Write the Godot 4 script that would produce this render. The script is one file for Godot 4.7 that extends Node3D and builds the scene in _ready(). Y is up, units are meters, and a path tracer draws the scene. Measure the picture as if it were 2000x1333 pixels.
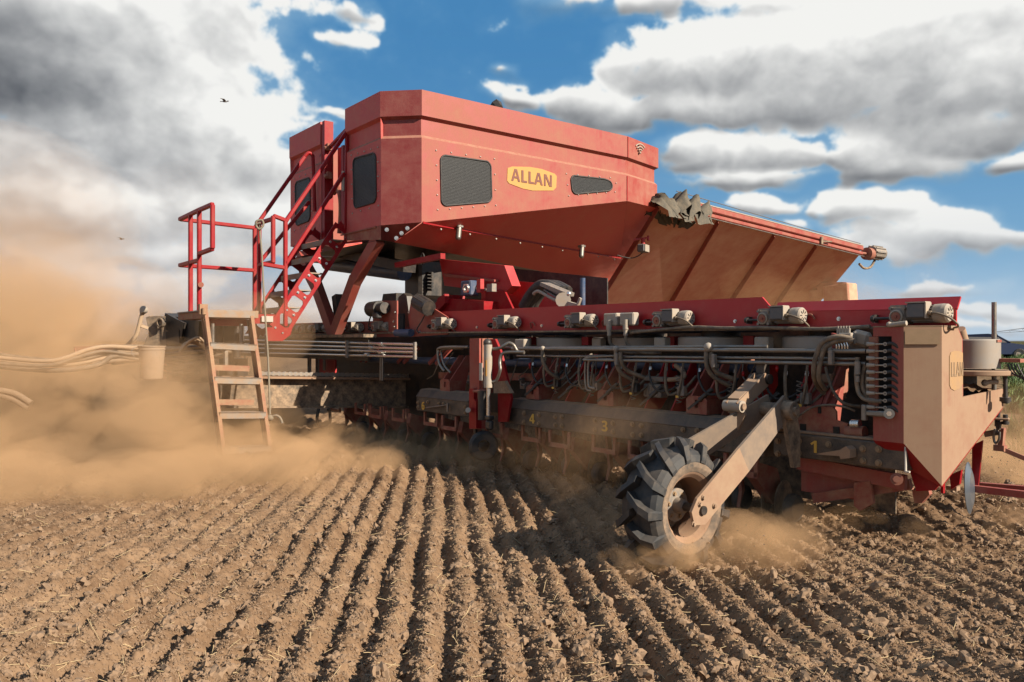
extends Node3D

var planter: Node3D
var M := {}
var rng := RandomNumberGenerator.new()

# ---------------------------------------------------------------- shapes
class Shape:
	var st := SurfaceTool.new()
	func _init():
		st.begin(Mesh.PRIMITIVE_TRIANGLES)
	func tri(a, b, c, na, nb, nc):
		if (b - a).cross(c - a).dot(na + nb + nc) > 0.0:
			var t = b; b = c; c = t
			t = nb; nb = nc; nc = t
		st.set_normal(na); st.add_vertex(a)
		st.set_normal(nb); st.add_vertex(b)
		st.set_normal(nc); st.add_vertex(c)
	func fan(p: Array, n: Vector3):
		for i in range(1, p.size() - 1):
			tri(p[0], p[i], p[i + 1], n, n, n)
	func face(p: Array, away: Vector3):
		var n = (p[1] - p[0]).cross(p[2] - p[0]).normalized()
		if n.length() < 0.5 and p.size() > 3:
			n = (p[2] - p[0]).cross(p[3] - p[0]).normalized()
		if n.dot(p[0] - away) < 0.0:
			n = -n
		fan(p, n)
	func box(c: Vector3, s: Vector3, q := Basis.IDENTITY, bev := 0.0):
		var h = s * 0.5
		bev = minf(bev, minf(h.x, minf(h.y, h.z)) * 0.6)
		for ax in 3:
			var b1 = (ax + 1) % 3
			var b2 = (ax + 2) % 3
			for sg in [-1.0, 1.0]:
				var n = Vector3(); n[ax] = sg
				var pts = []
				for k in [[-1, -1], [1, -1], [1, 1], [-1, 1]]:
					var p = Vector3(); p[ax] = h[ax] * sg; p[b1] = (h[b1] - bev) * k[0]; p[b2] = (h[b2] - bev) * k[1]
					pts.append(q * p + c)
				fan(pts, q * n)
			if bev > 0.0:
				for s1 in [-1.0, 1.0]:
					for s2 in [-1.0, 1.0]:
						var pts = []
						for k in [[0, -1], [0, 1], [1, 1], [1, -1]]:
							var p = Vector3(); p[ax] = (h[ax] - bev) * k[1]
							p[b1] = (h[b1] - (0.0 if k[0] == 0 else bev)) * s1
							p[b2] = (h[b2] - (bev if k[0] == 0 else 0.0)) * s2
							pts.append(q * p + c)
						var n = Vector3(); n[b1] = s1; n[b2] = s2
						fan(pts, (q * n).normalized())
		if bev > 0.0:
			for sx in [-1.0, 1.0]:
				for sy in [-1.0, 1.0]:
					for sz in [-1.0, 1.0]:
						var p = [Vector3(h.x * sx, (h.y - bev) * sy, (h.z - bev) * sz), Vector3((h.x - bev) * sx, h.y * sy, (h.z - bev) * sz), Vector3((h.x - bev) * sx, (h.y - bev) * sy, h.z * sz)]
						fan([q * p[0] + c, q * p[1] + c, q * p[2] + c], (q * Vector3(sx, sy, sz)).normalized())
	func bar(a: Vector3, b: Vector3, w: float, h: float, up := Vector3.UP, bev := 0.0):
		var z = (b - a).normalized()
		var x = up.cross(z)
		if x.length() < 0.01:
			x = Vector3.RIGHT.cross(z)
		x = x.normalized()
		var y = z.cross(x)
		box((a + b) * 0.5, Vector3(w, h, (b - a).length()), Basis(x, y, z), bev)
	func tube(p: Array, r: float, n := 8, caps := true):
		var rings = []
		var x := Vector3()
		for i in p.size():
			var d = (p[mini(i + 1, p.size() - 1)] - p[maxi(i - 1, 0)]).normalized()
			if i == 0:
				x = d.cross(Vector3.UP)
				if x.length() < 0.05:
					x = d.cross(Vector3.RIGHT)
			x = (x - d * x.dot(d)).normalized()
			var y = d.cross(x)
			var ring = []
			for k in n:
				var t = TAU * k / n
				ring.append(x * cos(t) + y * sin(t))
			rings.append(ring)
		for i in p.size() - 1:
			for k in n:
				var k2 = (k + 1) % n
				var a = rings[i][k]; var b = rings[i][k2]; var c = rings[i + 1][k2]; var e = rings[i + 1][k]
				tri(p[i] + a * r, p[i] + b * r, p[i + 1] + c * r, a, b, c)
				tri(p[i] + a * r, p[i + 1] + c * r, p[i + 1] + e * r, a, c, e)
		if caps:
			for i in [0, p.size() - 1]:
				var pts = []
				for k in n:
					pts.append(p[i] + rings[i][k] * r)
				var d = (p[0] - p[1]) if i == 0 else (p[-1] - p[-2])
				fan(pts, d.normalized())
	func cyl(a: Vector3, b: Vector3, r: float, n := 16, r2 := -1.0):
		var d = b - a
		lathe(a, d.normalized(), [[0.0, 0.0], [r, 0.0], [r if r2 < 0.0 else r2, d.length()], [0.0, d.length()]], n)
	func lathe(o: Vector3, axis: Vector3, prof: Array, n := 24):
		var x = axis.cross(Vector3.UP)
		if x.length() < 0.05:
			x = axis.cross(Vector3.RIGHT)
		x = x.normalized()
		var y = axis.cross(x)
		for j in prof.size() - 1:
			var r0 = prof[j][0]; var t0 = prof[j][1]; var r1 = prof[j + 1][0]; var t1 = prof[j + 1][1]
			var nr = t1 - t0; var nt = r0 - r1
			var l = sqrt(nr * nr + nt * nt)
			if l < 0.00001:
				continue
			nr /= l; nt /= l
			for k in n:
				var a0 = TAU * k / n; var a1 = TAU * (k + 1) / n
				var d0 = x * cos(a0) + y * sin(a0); var d1 = x * cos(a1) + y * sin(a1)
				var n0 = d0 * nr + axis * nt; var n1 = d1 * nr + axis * nt
				if r0 > 0.00001:
					tri(o + d0 * r0 + axis * t0, o + d1 * r0 + axis * t0, o + d1 * r1 + axis * t1, n0, n1, n1)
				if r1 > 0.00001:
					tri(o + d0 * r0 + axis * t0, o + d1 * r1 + axis * t1, o + d0 * r1 + axis * t1, n0, n1, n0)
	func prism(p: Array, th: Vector3):
		var n = Vector3()
		for i in p.size():
			var a = p[i] - p[0]; var b = p[(i + 1) % p.size()] - p[0]
			n += a.cross(b)
		n = n.normalized()
		var x = (p[1] - p[0]).normalized()
		var y = n.cross(x)
		var flat = PackedVector2Array()
		for q in p:
			flat.append(Vector2((q - p[0]).dot(x), (q - p[0]).dot(y)))
		var ix = Geometry2D.triangulate_polygon(flat)
		var s = signf(n.dot(th))
		if s == 0.0:
			s = 1.0
		for i in range(0, ix.size(), 3):
			tri(p[ix[i]], p[ix[i + 1]], p[ix[i + 2]], -n * s, -n * s, -n * s)
			tri(p[ix[i]] + th, p[ix[i + 1]] + th, p[ix[i + 2]] + th, n * s, n * s, n * s)
		for i in p.size():
			var a = p[i]; var b = p[(i + 1) % p.size()]
			var m = (b - a).cross(n).normalized()
			tri(a, b, b + th, m, m, m)
			tri(a, b + th, a + th, m, m, m)
	func ball(c: Vector3, r: float, n := 8, squash := Vector3.ONE):
		var m = n / 2
		for j in m:
			for k in n:
				var v = []
				for e in [[j, k], [j, k + 1], [j + 1, k + 1], [j + 1, k]]:
					var t = PI * e[0] / m; var f = TAU * e[1] / n
					v.append(Vector3(sin(t) * cos(f), cos(t), sin(t) * sin(f)))
				var q = [c + v[0] * r * squash, c + v[1] * r * squash, c + v[2] * r * squash, c + v[3] * r * squash]
				if j > 0:
					tri(q[0], q[1], q[2], v[0], v[1], v[2])
				if j < m - 1:
					tri(q[0], q[2], q[3], v[0], v[2], v[3])
	func done() -> ArrayMesh:
		return st.commit()

func P(u: float, y: float, v: float) -> Vector3:   # planter axes: u along the toolbar, y up, v along the travel
	return Vector3(-u, y, -v)

func curve(p: Array, n := 6) -> Array:   # a smooth line through points
	var c := Curve3D.new()
	for i in p.size():
		var d = (p[mini(i + 1, p.size() - 1)] - p[maxi(i - 1, 0)]) / 6.0
		c.add_point(p[i], -d, d)
	var out = []
	for i in p.size() - 1:
		for k in n:
			out.append(c.sample(i, float(k) / n))
	out.append(p[-1])
	return out

func obj(called: String, shape, material, parent: Node = planter, kind := "") -> MeshInstance3D:
	var o := MeshInstance3D.new()
	o.name = called
	o.mesh = shape.done() if shape is Shape else shape
	o.material_override = material
	parent.add_child(o, true)
	if kind:
		o.set_meta("kind", kind)
	return o

func group(called: String, parent: Node = planter, at := Vector3.ZERO, q := Basis.IDENTITY) -> Node3D:
	var o := Node3D.new()
	o.name = called
	parent.add_child(o, true)
	o.transform = Transform3D(q, at)
	return o

func tag(o: Node, label := "", category := "", in_group := "", kind := ""):
	if label: o.set_meta("label", label)
	if category: o.set_meta("category", category)
	if in_group: o.set_meta("group", in_group)
	if kind: o.set_meta("kind", kind)

func lettering(called: String, words: String, size: float, depth: float, material, parent: Node, at: Vector3, q: Basis, stretch := Vector3.ONE):
	var t := TextMesh.new()
	var f := SystemFont.new()
	f.font_names = PackedStringArray(["Droid Sans"])
	f.font_weight = 700
	t.font = f
	t.text = words
	t.font_size = 64
	t.pixel_size = size / 64.0
	t.depth = depth
	t.curve_step = 2.0
	var o = obj(called, t, material, parent)
	o.transform = Transform3D(q * Basis.from_scale(stretch), at)
	return o

# ---------------------------------------------------------------- materials
func noise_image(freq: float, octaves: int, sd: int, side := 256, kind := FastNoiseLite.TYPE_SIMPLEX_SMOOTH) -> PackedByteArray:
	var n := FastNoiseLite.new()
	n.seed = sd; n.frequency = freq; n.noise_type = kind
	n.fractal_octaves = octaves
	var im := n.get_seamless_image(side, side)
	im.convert(Image.FORMAT_L8)
	return im.get_data()

var nz_coarse: PackedByteArray
var nz_fine: PackedByteArray
var nz_grain: PackedByteArray

func coat(called: String, base: Color, dust: Color, amount: float, vary: float, rough: float, metal := 0.0, metres := 1.2, grain := 0.25, relief := 0.0, runs := 0.0) -> StandardMaterial3D:
	# paint or metal (linear colours) under a film of dust that lies in clouds and specks
	var side := 256
	var data := PackedByteArray(); data.resize(side * side * 3)
	var rdat := PackedByteArray(); rdat.resize(side * side)
	var off := (called.hash() & 255)
	for j in side:
		for i in side:
			var k := j * side + i
			var k2 := ((j + off) & 255) * side + ((i + off * 3) & 255)
			var t: float = amount + vary * ((nz_coarse[k2] / 255.0 - 0.5) * 1.6 + (nz_fine[k] / 255.0 - 0.5) * 0.9) + grain * (nz_grain[k2] / 255.0 - 0.5)
			if runs > 0.0:   # runs where water and soil have trickled down
				t += runs * maxf(nz_grain[((j >> 5) & 255) * side + ((i + off) & 255)] / 255.0 - 0.56, 0.0) * 3.0 - runs * maxf(nz_fine[((j >> 4) + 90) * side + i] / 255.0 - 0.60, 0.0) * 3.0
			t = clampf(t, 0.0, 1.0)
			var c := (base.lerp(dust, t) * 0.92).linear_to_srgb()
			data[k * 3] = int(c.r * 255.0); data[k * 3 + 1] = int(c.g * 255.0); data[k * 3 + 2] = int(c.b * 255.0)
			rdat[k] = int(clampf(lerpf(rough, 0.95, t), 0.0, 1.0) * 255.0)
	var m := StandardMaterial3D.new()
	m.resource_name = called
	m.albedo_texture = ImageTexture.create_from_image(Image.create_from_data(side, side, false, Image.FORMAT_RGB8, data))
	m.roughness_texture = ImageTexture.create_from_image(Image.create_from_data(side, side, false, Image.FORMAT_L8, rdat))
	m.roughness = 1.0
	m.metallic = metal
	m.uv1_triplanar = true
	m.uv1_scale = Vector3.ONE / metres
	if relief > 0.0:
		m.heightmap_enabled = true
		m.heightmap_texture = m.roughness_texture
		m.heightmap_scale = relief
	M[called] = m
	return m

func plain(called: String, c: Color, rough: float, metal := 0.0) -> StandardMaterial3D:
	var m := StandardMaterial3D.new()
	m.resource_name = called
	m.albedo_color = c.linear_to_srgb()
	m.roughness = rough
	m.metallic = metal
	M[called] = m
	return m

func make_materials():
	nz_coarse = noise_image(0.012, 5, 11)
	nz_fine = noise_image(0.05, 4, 12)
	nz_grain = noise_image(0.35, 2, 13)
	var red := Color(0.23, 0.011, 0.013)
	var tan := Color(0.33, 0.215, 0.13)
	coat("red_paint", Color(0.25, 0.006, 0.011), tan, 0.04, 0.10, 0.42, 0.0, 0.8, 0.08).metallic_specular = 0.3
	coat("red_dusty", red, tan, 0.24, 0.22, 0.5, 0.0, 1.1, 0.22)
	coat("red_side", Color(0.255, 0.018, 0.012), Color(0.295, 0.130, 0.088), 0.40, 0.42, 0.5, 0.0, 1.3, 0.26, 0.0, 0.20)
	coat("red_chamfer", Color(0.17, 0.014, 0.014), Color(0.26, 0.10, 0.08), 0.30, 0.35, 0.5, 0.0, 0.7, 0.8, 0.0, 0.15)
	coat("red_end", Color(0.46, 0.035, 0.035), Color(0.46, 0.20, 0.155), 0.30, 0.25, 0.55, 0.0, 1.0, 0.35)  # lighter red for the shaded end, fill light put into the colour
	coat("red_belly", Color(0.40, 0.012, 0.014), Color(0.42, 0.14, 0.10), 0.05, 0.2, 0.45, 0.0, 0.9, 0.15)  # red raised for parts in shade, missing fill light painted in
	coat("red_under", Color(0.52, 0.045, 0.035), Color(0.55, 0.20, 0.15), 0.20, 0.45, 0.45, 0.0, 0.8, 0.2, 0.0, 0.6)  # brighter red on the underside, standing in for bounced light
	coat("red_rust", Color(0.22, 0.03, 0.02), tan, 0.35, 0.35, 0.7, 0.0, 0.5, 0.3)
	coat("bunker_coat", Color(0.46, 0.12, 0.08), Color(0.64, 0.38, 0.26), 0.55, 0.45, 0.7, 0.0, 1.6, 0.15, 0.0, 0.2)
	coat("tan_coat", Color(0.20, 0.07, 0.04), Color(0.275, 0.172, 0.108), 0.90, 0.30, 0.8, 0.0, 0.7, 0.2, 0.0, 0.2)
	coat("ledge_dust", Color(0.24, 0.03, 0.025), Color(0.31, 0.165, 0.11), 0.7, 0.5, 0.8, 0.0, 0.5, 0.4)  # dust tone lightened to paint the bright crease line as well
	coat("tan_arm", Color(0.19, 0.08, 0.05), Color(0.285, 0.19, 0.122), 0.85, 0.25, 0.8, 0.0, 0.4, 0.2)
	coat("step_coat", Color(0.2, 0.19, 0.175), Color(0.33, 0.21, 0.125), 0.5, 0.6, 0.5, 0.2, 0.5, 0.3)
	coat("ladder_coat", Color(0.22, 0.03, 0.02), Color(0.285, 0.178, 0.105), 0.78, 0.5, 0.65, 0.0, 0.5, 0.3)
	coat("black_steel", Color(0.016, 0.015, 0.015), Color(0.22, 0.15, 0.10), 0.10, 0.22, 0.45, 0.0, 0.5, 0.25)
	coat("beam_steel", Color(0.022, 0.020, 0.019), Color(0.28, 0.19, 0.12), 0.24, 0.30, 0.5, 0.0, 0.6, 0.3)
	coat("dusty_black", Color(0.03, 0.028, 0.025), Color(0.36, 0.25, 0.16), 0.5, 0.5, 0.7, 0.0, 0.35, 0.5, 0.3)
	coat("dirt_layer", Color(0.16, 0.10, 0.065), Color(0.34, 0.23, 0.15), 0.6, 0.5, 0.95, 0.0, 0.3, 0.5, 0.6)
	coat("cast_grey", Color(0.16, 0.155, 0.15), Color(0.40, 0.28, 0.18), 0.28, 0.4, 0.5, 0.3, 0.12, 0.3)
	coat("light_cast", Color(0.30, 0.28, 0.255), Color(0.34, 0.25, 0.165), 0.45, 0.4, 0.55, 0.1, 0.2, 0.2)
	coat("drum_steel", Color(0.25, 0.24, 0.225), Color(0.31, 0.235, 0.165), 0.40, 0.3, 0.45, 0.35, 0.5, 0.15)
	coat("tube_steel", Color(0.22, 0.21, 0.195), Color(0.24, 0.175, 0.12), 0.25, 0.4, 0.28, 0.75, 0.3, 0.15)
	coat("arm_grey", Color(0.13, 0.10, 0.08), Color(0.21, 0.15, 0.105), 0.6, 0.6, 0.8, 0.0, 0.3, 0.3)  # arm tan darkened, painting the shadow on the upper arm
	coat("rubber", Color(0.016, 0.017, 0.019), Color(0.14, 0.105, 0.075), 0.12, 0.42, 0.6, 0.0, 0.4, 0.2, 0.2)
	coat("tyre_dust", Color(0.05, 0.045, 0.04), Color(0.24, 0.165, 0.11), 0.55, 0.7, 0.8, 0.0, 0.3, 0.3, 0.2)
	coat("hose", Color(0.025, 0.024, 0.023), Color(0.36, 0.26, 0.17), 0.38, 0.4, 0.6, 0.0, 0.3, 0.2)
	coat("hose_tan", Color(0.20, 0.15, 0.11), Color(0.42, 0.29, 0.18), 0.6, 0.3, 0.8, 0.0, 0.3, 0.2)
	coat("blue_paint", Color(0.008, 0.045, 0.12), Color(0.3, 0.22, 0.16), 0.15, 0.2, 0.4, 0.0, 0.5, 0.15)
	coat("tarpaulin", Color(0.045, 0.042, 0.032), Color(0.20, 0.155, 0.105), 0.30, 0.5, 0.8, 0.0, 0.35, 0.25)
	coat("yellow", Color(0.46, 0.225, 0.035), Color(0.36, 0.21, 0.10), 0.25, 0.2, 0.6, 0.0, 0.4, 0.1)
	coat("yellow_number", Color(0.62, 0.36, 0.05), Color(0.5, 0.32, 0.13), 0.10, 0.2, 0.6, 0.0, 0.4, 0.1)  # yellow raised to make up for the shade on the toolbar
	coat("yellow_faded", Color(0.36, 0.205, 0.07), Color(0.285, 0.182, 0.11), 0.60, 0.3, 0.8, 0.0, 0.3, 0.1)
	coat("letter_red", Color(0.13, 0.03, 0.02), Color(0.25, 0.12, 0.06), 0.10, 0.2, 0.6, 0.0, 0.4, 0.1)
	coat("plate_worn", Color(0.20, 0.13, 0.065), Color(0.27, 0.175, 0.105), 0.55, 0.5, 0.7, 0.0, 0.15, 0.4)
	coat("bucket_plastic", Color(0.26, 0.20, 0.15), Color(0.24, 0.16, 0.10), 0.5, 0.4, 0.7, 0.0, 0.5, 0.2)
	coat("rope_fibre", Color(0.13, 0.12, 0.10), Color(0.24, 0.19, 0.13), 0.5, 0.4, 0.9, 0.0, 0.1, 0.4)
	coat("soil_clod", Color(0.138, 0.085, 0.051), Color(0.288, 0.191, 0.118), 0.5, 0.5, 1.0, 0.0, 0.15, 0.5)
	coat("straw_stem", Color(0.38, 0.27, 0.14), Color(0.5, 0.38, 0.22), 0.5, 0.5, 0.8, 0.0, 0.1, 0.3)
	coat("gauge_face", Color(0.08, 0.08, 0.085), Color(0.3, 0.2, 0.13), 0.1, 0.2, 0.5, 0.0, 0.3, 0.1)
	plain("white", Color(0.36, 0.33, 0.29), 0.6)
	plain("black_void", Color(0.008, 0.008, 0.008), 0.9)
	plain("disc_steel", Color(0.20, 0.24, 0.29), 0.32, 0.8)
	plain("bright_steel", Color(0.60, 0.58, 0.55), 0.25, 0.9)
	plain("car_blue", Color(0.008, 0.02, 0.07), 0.25).clearcoat_enabled = true
	plain("amber", Color(0.6, 0.35, 0.06), 0.4)
	plain("clear_lens", Color(0.65, 0.62, 0.55), 0.15)
	plain("far_steel", Color(0.10, 0.11, 0.13), 0.7)
	plain("red_cap", Color(0.45, 0.01, 0.01), 0.35)
	# black perforated sheet: fine rows of holes, seen by their glint
	var im := Image.create(64, 64, false, Image.FORMAT_RGB8)
	var hm := Image.create(64, 64, false, Image.FORMAT_L8)
	for j in 64:
		for i in 64:
			var row := j / 8
			var dx := fposmod(i + (4.0 if row % 2 else 0.0), 8.0) - 4.0
			var dy := fposmod(j, 8.0) - 4.0
			var hole := dx * dx + dy * dy < 8.0
			im.set_pixel(i, j, Color(0.015, 0.015, 0.017) if hole else Color(0.07, 0.073, 0.08))
			hm.set_pixel(i, j, Color.BLACK if hole else Color.WHITE)
	var g := StandardMaterial3D.new()
	g.resource_name = "perforated"
	g.albedo_texture = ImageTexture.create_from_image(im)
	g.heightmap_enabled = true
	g.heightmap_texture = ImageTexture.create_from_image(hm)
	g.heightmap_scale = 0.3
	g.roughness = 0.5
	g.uv1_triplanar = true
	g.uv1_scale = Vector3.ONE / 0.11
	M["perforated"] = g

# ---------------------------------------------------------------- sky
var cloud_banks := [   # azimuth, elevation, half width, half height (degrees), strength
	[-31.20, 17.67, 13.5, 7.5, 1.5], [-23.35, 20.38, 8.0, 4.5, 1.3], [-25.79, 15.19, 9.0, 4.6, 1.3], [-21.14, 13.78, 5.0, 2.6, 1.1], [-19.51, 21.63, 3.0, 2.0, 0.9],
	[-30.11, 10.67, 11.0, 3.6, 1.2], [-21.14, 12.47, 5.2, 2.0, 1.1], [-28.71, 7.98, 9.0, 2.0, 1.1], [-18.52, 10.66, 5.0, 2.4, 1.1], [-19.51, 8.57, 6.0, 1.5, 0.9], [-15.83, 8.39, 4.0, 1.5, 0.9],
	[-24.28, 5.30, 4.5, 0.9, 0.8], [-21.14, 5.42, 4.0, 1.0, 0.9], [-11.30, 3.90, 6.0, 1.6, 0.9], [-13.06, 1.73, 8.0, 1.5, 0.9], [-25.79, 7.21, 10.0, 3.0, 0.9], [-29.55, 3.46, 9.0, 2.2, 0.7], [-17.19, 6.95, 4.5, 2.0, 0.9],
	[-13.06, 15.57, 1.0, 0.3, 0.65], [-11.30, 22.27, 1.2, 0.8, 0.55], [-12.00, 20.02, 0.9, 0.5, 0.55], [0.00, 18.95, 1.0, 0.6, 0.6], [0.37, 17.12, 1.6, 0.6, 0.55], [3.69, 23.09, 2.0, 1.0, 0.55],
	[10.58, 18.16, 3.4, 2.4, 1.3], [15.14, 18.50, 5.2, 3.4, 1.5], [20.49, 18.61, 5.6, 3.2, 1.5], [26.09, 18.49, 6.0, 3.8, 1.5], [30.93, 16.27, 5.5, 4.6, 1.5], [4.79, 16.73, 2.6, 1.3, 1.1], [9.15, 15.74, 4.4, 1.3, 1.2], [15.14, 15.40, 5.2, 1.5, 1.3], [19.84, 16.16, 4.0, 2.0, 1.3], [27.27, 14.70, 5.2, 2.6, 1.3], [28.71, 12.68, 3.6, 1.4, 1.2],
	[12.00, 22.68, 4.0, 0.9, 0.8], [17.86, 21.92, 3.4, 1.0, 0.9], [31.47, 19.88, 4.5, 2.0, 1.1],
	[14.45, 12.59, 3.2, 1.2, 1.2], [19.18, 12.62, 3.6, 1.5, 1.3], [23.04, 12.31, 3.4, 1.4, 1.3], [26.09, 11.07, 2.8, 1.2, 1.2], [17.19, 11.08, 4.0, 0.7, 1.0], [12.00, 13.40, 1.8, 0.8, 0.8],
	[17.52, 8.94, 2.5, 0.8, 1.1], [21.33, 8.53, 0.9, 0.4, 0.6], [19.84, 7.70, 0.9, 0.4, 0.5],
	[24.89, 8.25, 2.8, 1.1, 1.1], [27.27, 6.79, 4.6, 1.2, 1.3], [30.11, 6.30, 3.0, 0.9, 1.1], [23.97, 5.82, 3.4, 0.9, 1.0], [32.53, 6.29, 1.4, 0.7, 1.0], [32.40, 10.72, 1.4, 0.5, 0.7],
	[28.42, 3.44, 2.4, 0.6, 1.0], [30.11, 1.85, 2.4, 0.6, 0.9], [32.14, 1.66, 1.8, 0.6, 0.9], [30.11, 0.89, 4.0, 0.5, 0.7],
]
var cloud_field := PackedFloat32Array()
var cloud_lit := PackedFloat32Array()
var nzA := FastNoiseLite.new()
var nzB := FastNoiseLite.new()
var nzC := FastNoiseLite.new()
var nzD := FastNoiseLite.new()

func bank_at(az: float, el: float, field: PackedFloat32Array) -> float:
	# inside the seen part of the sky the banks are listed; all round it cumulus of the same kind goes on
	var x := clampf((az + 48.0) * 4.0, 0.0, 383.0)
	var y := clampf((el + 2.0) * 4.0, 0.0, 147.0)
	var i := int(x); var j := int(y)
	var fx := x - i; var fy := y - j
	var k := j * 386 + i
	return lerpf(lerpf(field[k], field[k + 1], fx), lerpf(field[k + 386], field[k + 387], fx), fy)

func sky_color(az: float, el: float) -> Color:
	if el < 0.0:
		return Color(0.42, 0.36, 0.30)
	var t := clampf(el / 24.0, 0.0, 1.0)
	var blue := Color(0.72, 0.80, 0.87).lerp(Color(0.52, 0.69, 0.82), smoothstep(0.0, 0.3, t)).lerp(Color(0.29, 0.525, 0.725), smoothstep(0.05, 0.9, t)).lerp(Color(0.20, 0.42, 0.66), clampf((el - 24.0) / 50.0, 0.0, 1.0))
	var ca := cos(deg_to_rad(el))
	var d := Vector3(sin(deg_to_rad(az)) * ca, sin(deg_to_rad(el)) * 1.25, -cos(deg_to_rad(az)) * ca)
	var w := nzB.get_noise_3dv(d * 9.0)
	var w2 := nzB.get_noise_3dv(d * 9.0 + Vector3(7, 3, 1))
	var n := nzA.get_noise_3dv(d * 12.0)
	var edge := clampf(maxf((absf(az) - 38.0) / 7.0, (el - 26.0) / 7.0), 0.0, 1.0)
	var b := -0.5
	var lit := 0.0
	if edge < 1.0:
		b = bank_at(az + w * 2.4, el + w2 * 1.5, cloud_field)
		lit = bank_at(az + w * 0.8, el + w2 * 0.6, cloud_lit)
	if edge > 0.0:
		b = lerpf(b, nzC.get_noise_3dv(d * 2.6) * 1.6 - 0.08, edge)
		lit = lerpf(lit, nzC.get_noise_3dv(d * 2.6 + Vector3(0, 0.12, 0)) * -1.5 + 0.35, edge)
	var puff := 0.55 * nzD.get_noise_3dv(d * 8.0 + Vector3(w, w2, w) * 0.35) + 0.45 * nzD.get_noise_3dv(d * 19.0 + Vector3(w, w2, w) * 0.5)
	puff = -0.35 - puff
	var dens := b * 0.85 + 0.10 + n * 0.62 + puff * 0.75
	var a := smoothstep(0.0, lerpf(0.55, 0.24, clampf(lit + 0.35, 0.0, 1.0)), dens)
	a = maxf(a, 0.40 * smoothstep(-0.42, 0.45, b * 0.85 + 0.06 + n * 0.3))
	if a <= 0.0:
		return blue
	# sunlit tops, grey undersides, and finer billows that turn to and from the sun
	var up := nzA.get_noise_3dv((d + Vector3(0.012, 0.02, 0.0)) * 12.0)
	var e := d + Vector3(0.012, 0.022, 0.0)
	var puff_up := -0.35 - (0.55 * nzD.get_noise_3dv(e * 8.0 + Vector3(w, w2, w) * 0.35) + 0.45 * nzD.get_noise_3dv(e * 19.0 + Vector3(w, w2, w) * 0.5))
	var soft := nzB.get_noise_3dv(d * 16.0 + Vector3(2, 9, 4))
	var lum := 0.79 + 0.30 * clampf(lit * 1.3 + 0.12 * soft, -1.0, 1.0) + 0.10 * (n - up) + 0.36 * (puff - puff_up)
	lum += 0.16 * (1.0 - smoothstep(0.1, 0.7, dens))
	var darker := clampf(1.0 - pow((az + 37.0) / 14.0, 2.0) - pow((el - 17.0) / 5.0, 2.0), 0.0, 1.0)
	lum -= 0.34 * darker
	var c := Color(0.37, 0.385, 0.41).lerp(Color(0.955, 0.955, 0.945), clampf((lum - 0.33) / 0.62, 0.0, 1.0))
	c = c.lerp(Color(0.82, 0.84, 0.86), clampf(1.0 - el / 9.0, 0.0, 0.55))
	return blue.lerp(c, a)

func make_sky() -> Image:
	nzA.seed = 5; nzA.frequency = 1.0; nzA.fractal_octaves = 7; nzA.fractal_gain = 0.58
	nzB.seed = 8; nzB.frequency = 1.0; nzB.fractal_octaves = 3
	nzD.seed = 14; nzD.frequency = 1.0; nzD.noise_type = FastNoiseLite.TYPE_CELLULAR; nzD.cellular_return_type = FastNoiseLite.RETURN_DISTANCE; nzD.fractal_type = FastNoiseLite.FRACTAL_FBM; nzD.fractal_octaves = 3; nzD.fractal_gain = 0.5
	nzC.seed = 21; nzC.frequency = 1.0; nzC.fractal_octaves = 5
	cloud_field.resize(386 * 150)
	cloud_lit.resize(386 * 150)
	for j in 150:
		for i in 386:
			var az := i / 4.0 - 48.0
			var el := j / 4.0 - 2.0
			var best := -0.5
			var sum := 0.0
			var top := 0.0
			var weight := 0.001
			for b in cloud_banks:
				var dx: float = (az - b[0]) / (b[2] * 1.12)
				var dy: float = (el - b[1]) / (b[3] * 1.12)
				var rise := dy + dx * 0.25
				if dy < 0.0:
					dy *= 1.25
				var r := sqrt(dx * dx + dy * dy)
				if r < 2.2:
					var s: float = b[4] * (1.0 - r) * 0.9
					best = maxf(best, s)
					sum += maxf(s, 0.0)
					var g := exp(-r * r * 1.6)
					top += g * clampf(rise * 1.6 + 0.02, -1.0, 1.0)
					weight += g
			cloud_field[j * 386 + i] = best + 0.15 * minf(sum, 2.5)
			cloud_lit[j * 386 + i] = top / weight
	var w := 1024
	var im := Image.create(w, w / 2, false, Image.FORMAT_RGB8)
	for j in w / 2:
		var el := 90.0 - (j + 0.5) * 360.0 / w
		if el < -1.0:
			continue
		for i in w:
			im.set_pixel(i, j, sky_color(wrapf((i + 0.5) * 360.0 / w, -180.0, 180.0), el))
	im.fill_rect(Rect2i(0, w / 4 + 3, w, w / 4 - 3), sky_color(0, -5))
	im.resize(w * 4, w * 2, Image.INTERPOLATE_CUBIC)
	var s := 360.0 / (w * 4)
	for j in range(int(62.0 / s), int(90.0 / s)):
		for i in range(int(-38.0 / s), int(38.0 / s)):
			im.set_pixel(posmod(i, w * 4), j, sky_color((i + 0.5) * s, 90.0 - (j + 0.5) * s))
	return im

# ---------------------------------------------------------------- ground
var g1 := FastNoiseLite.new()
var g2 := FastNoiseLite.new()
var g3 := FastNoiseLite.new()

func row_phase(x: float, z: float) -> float:
	return (x - 0.0838 * z) / 0.128

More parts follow.
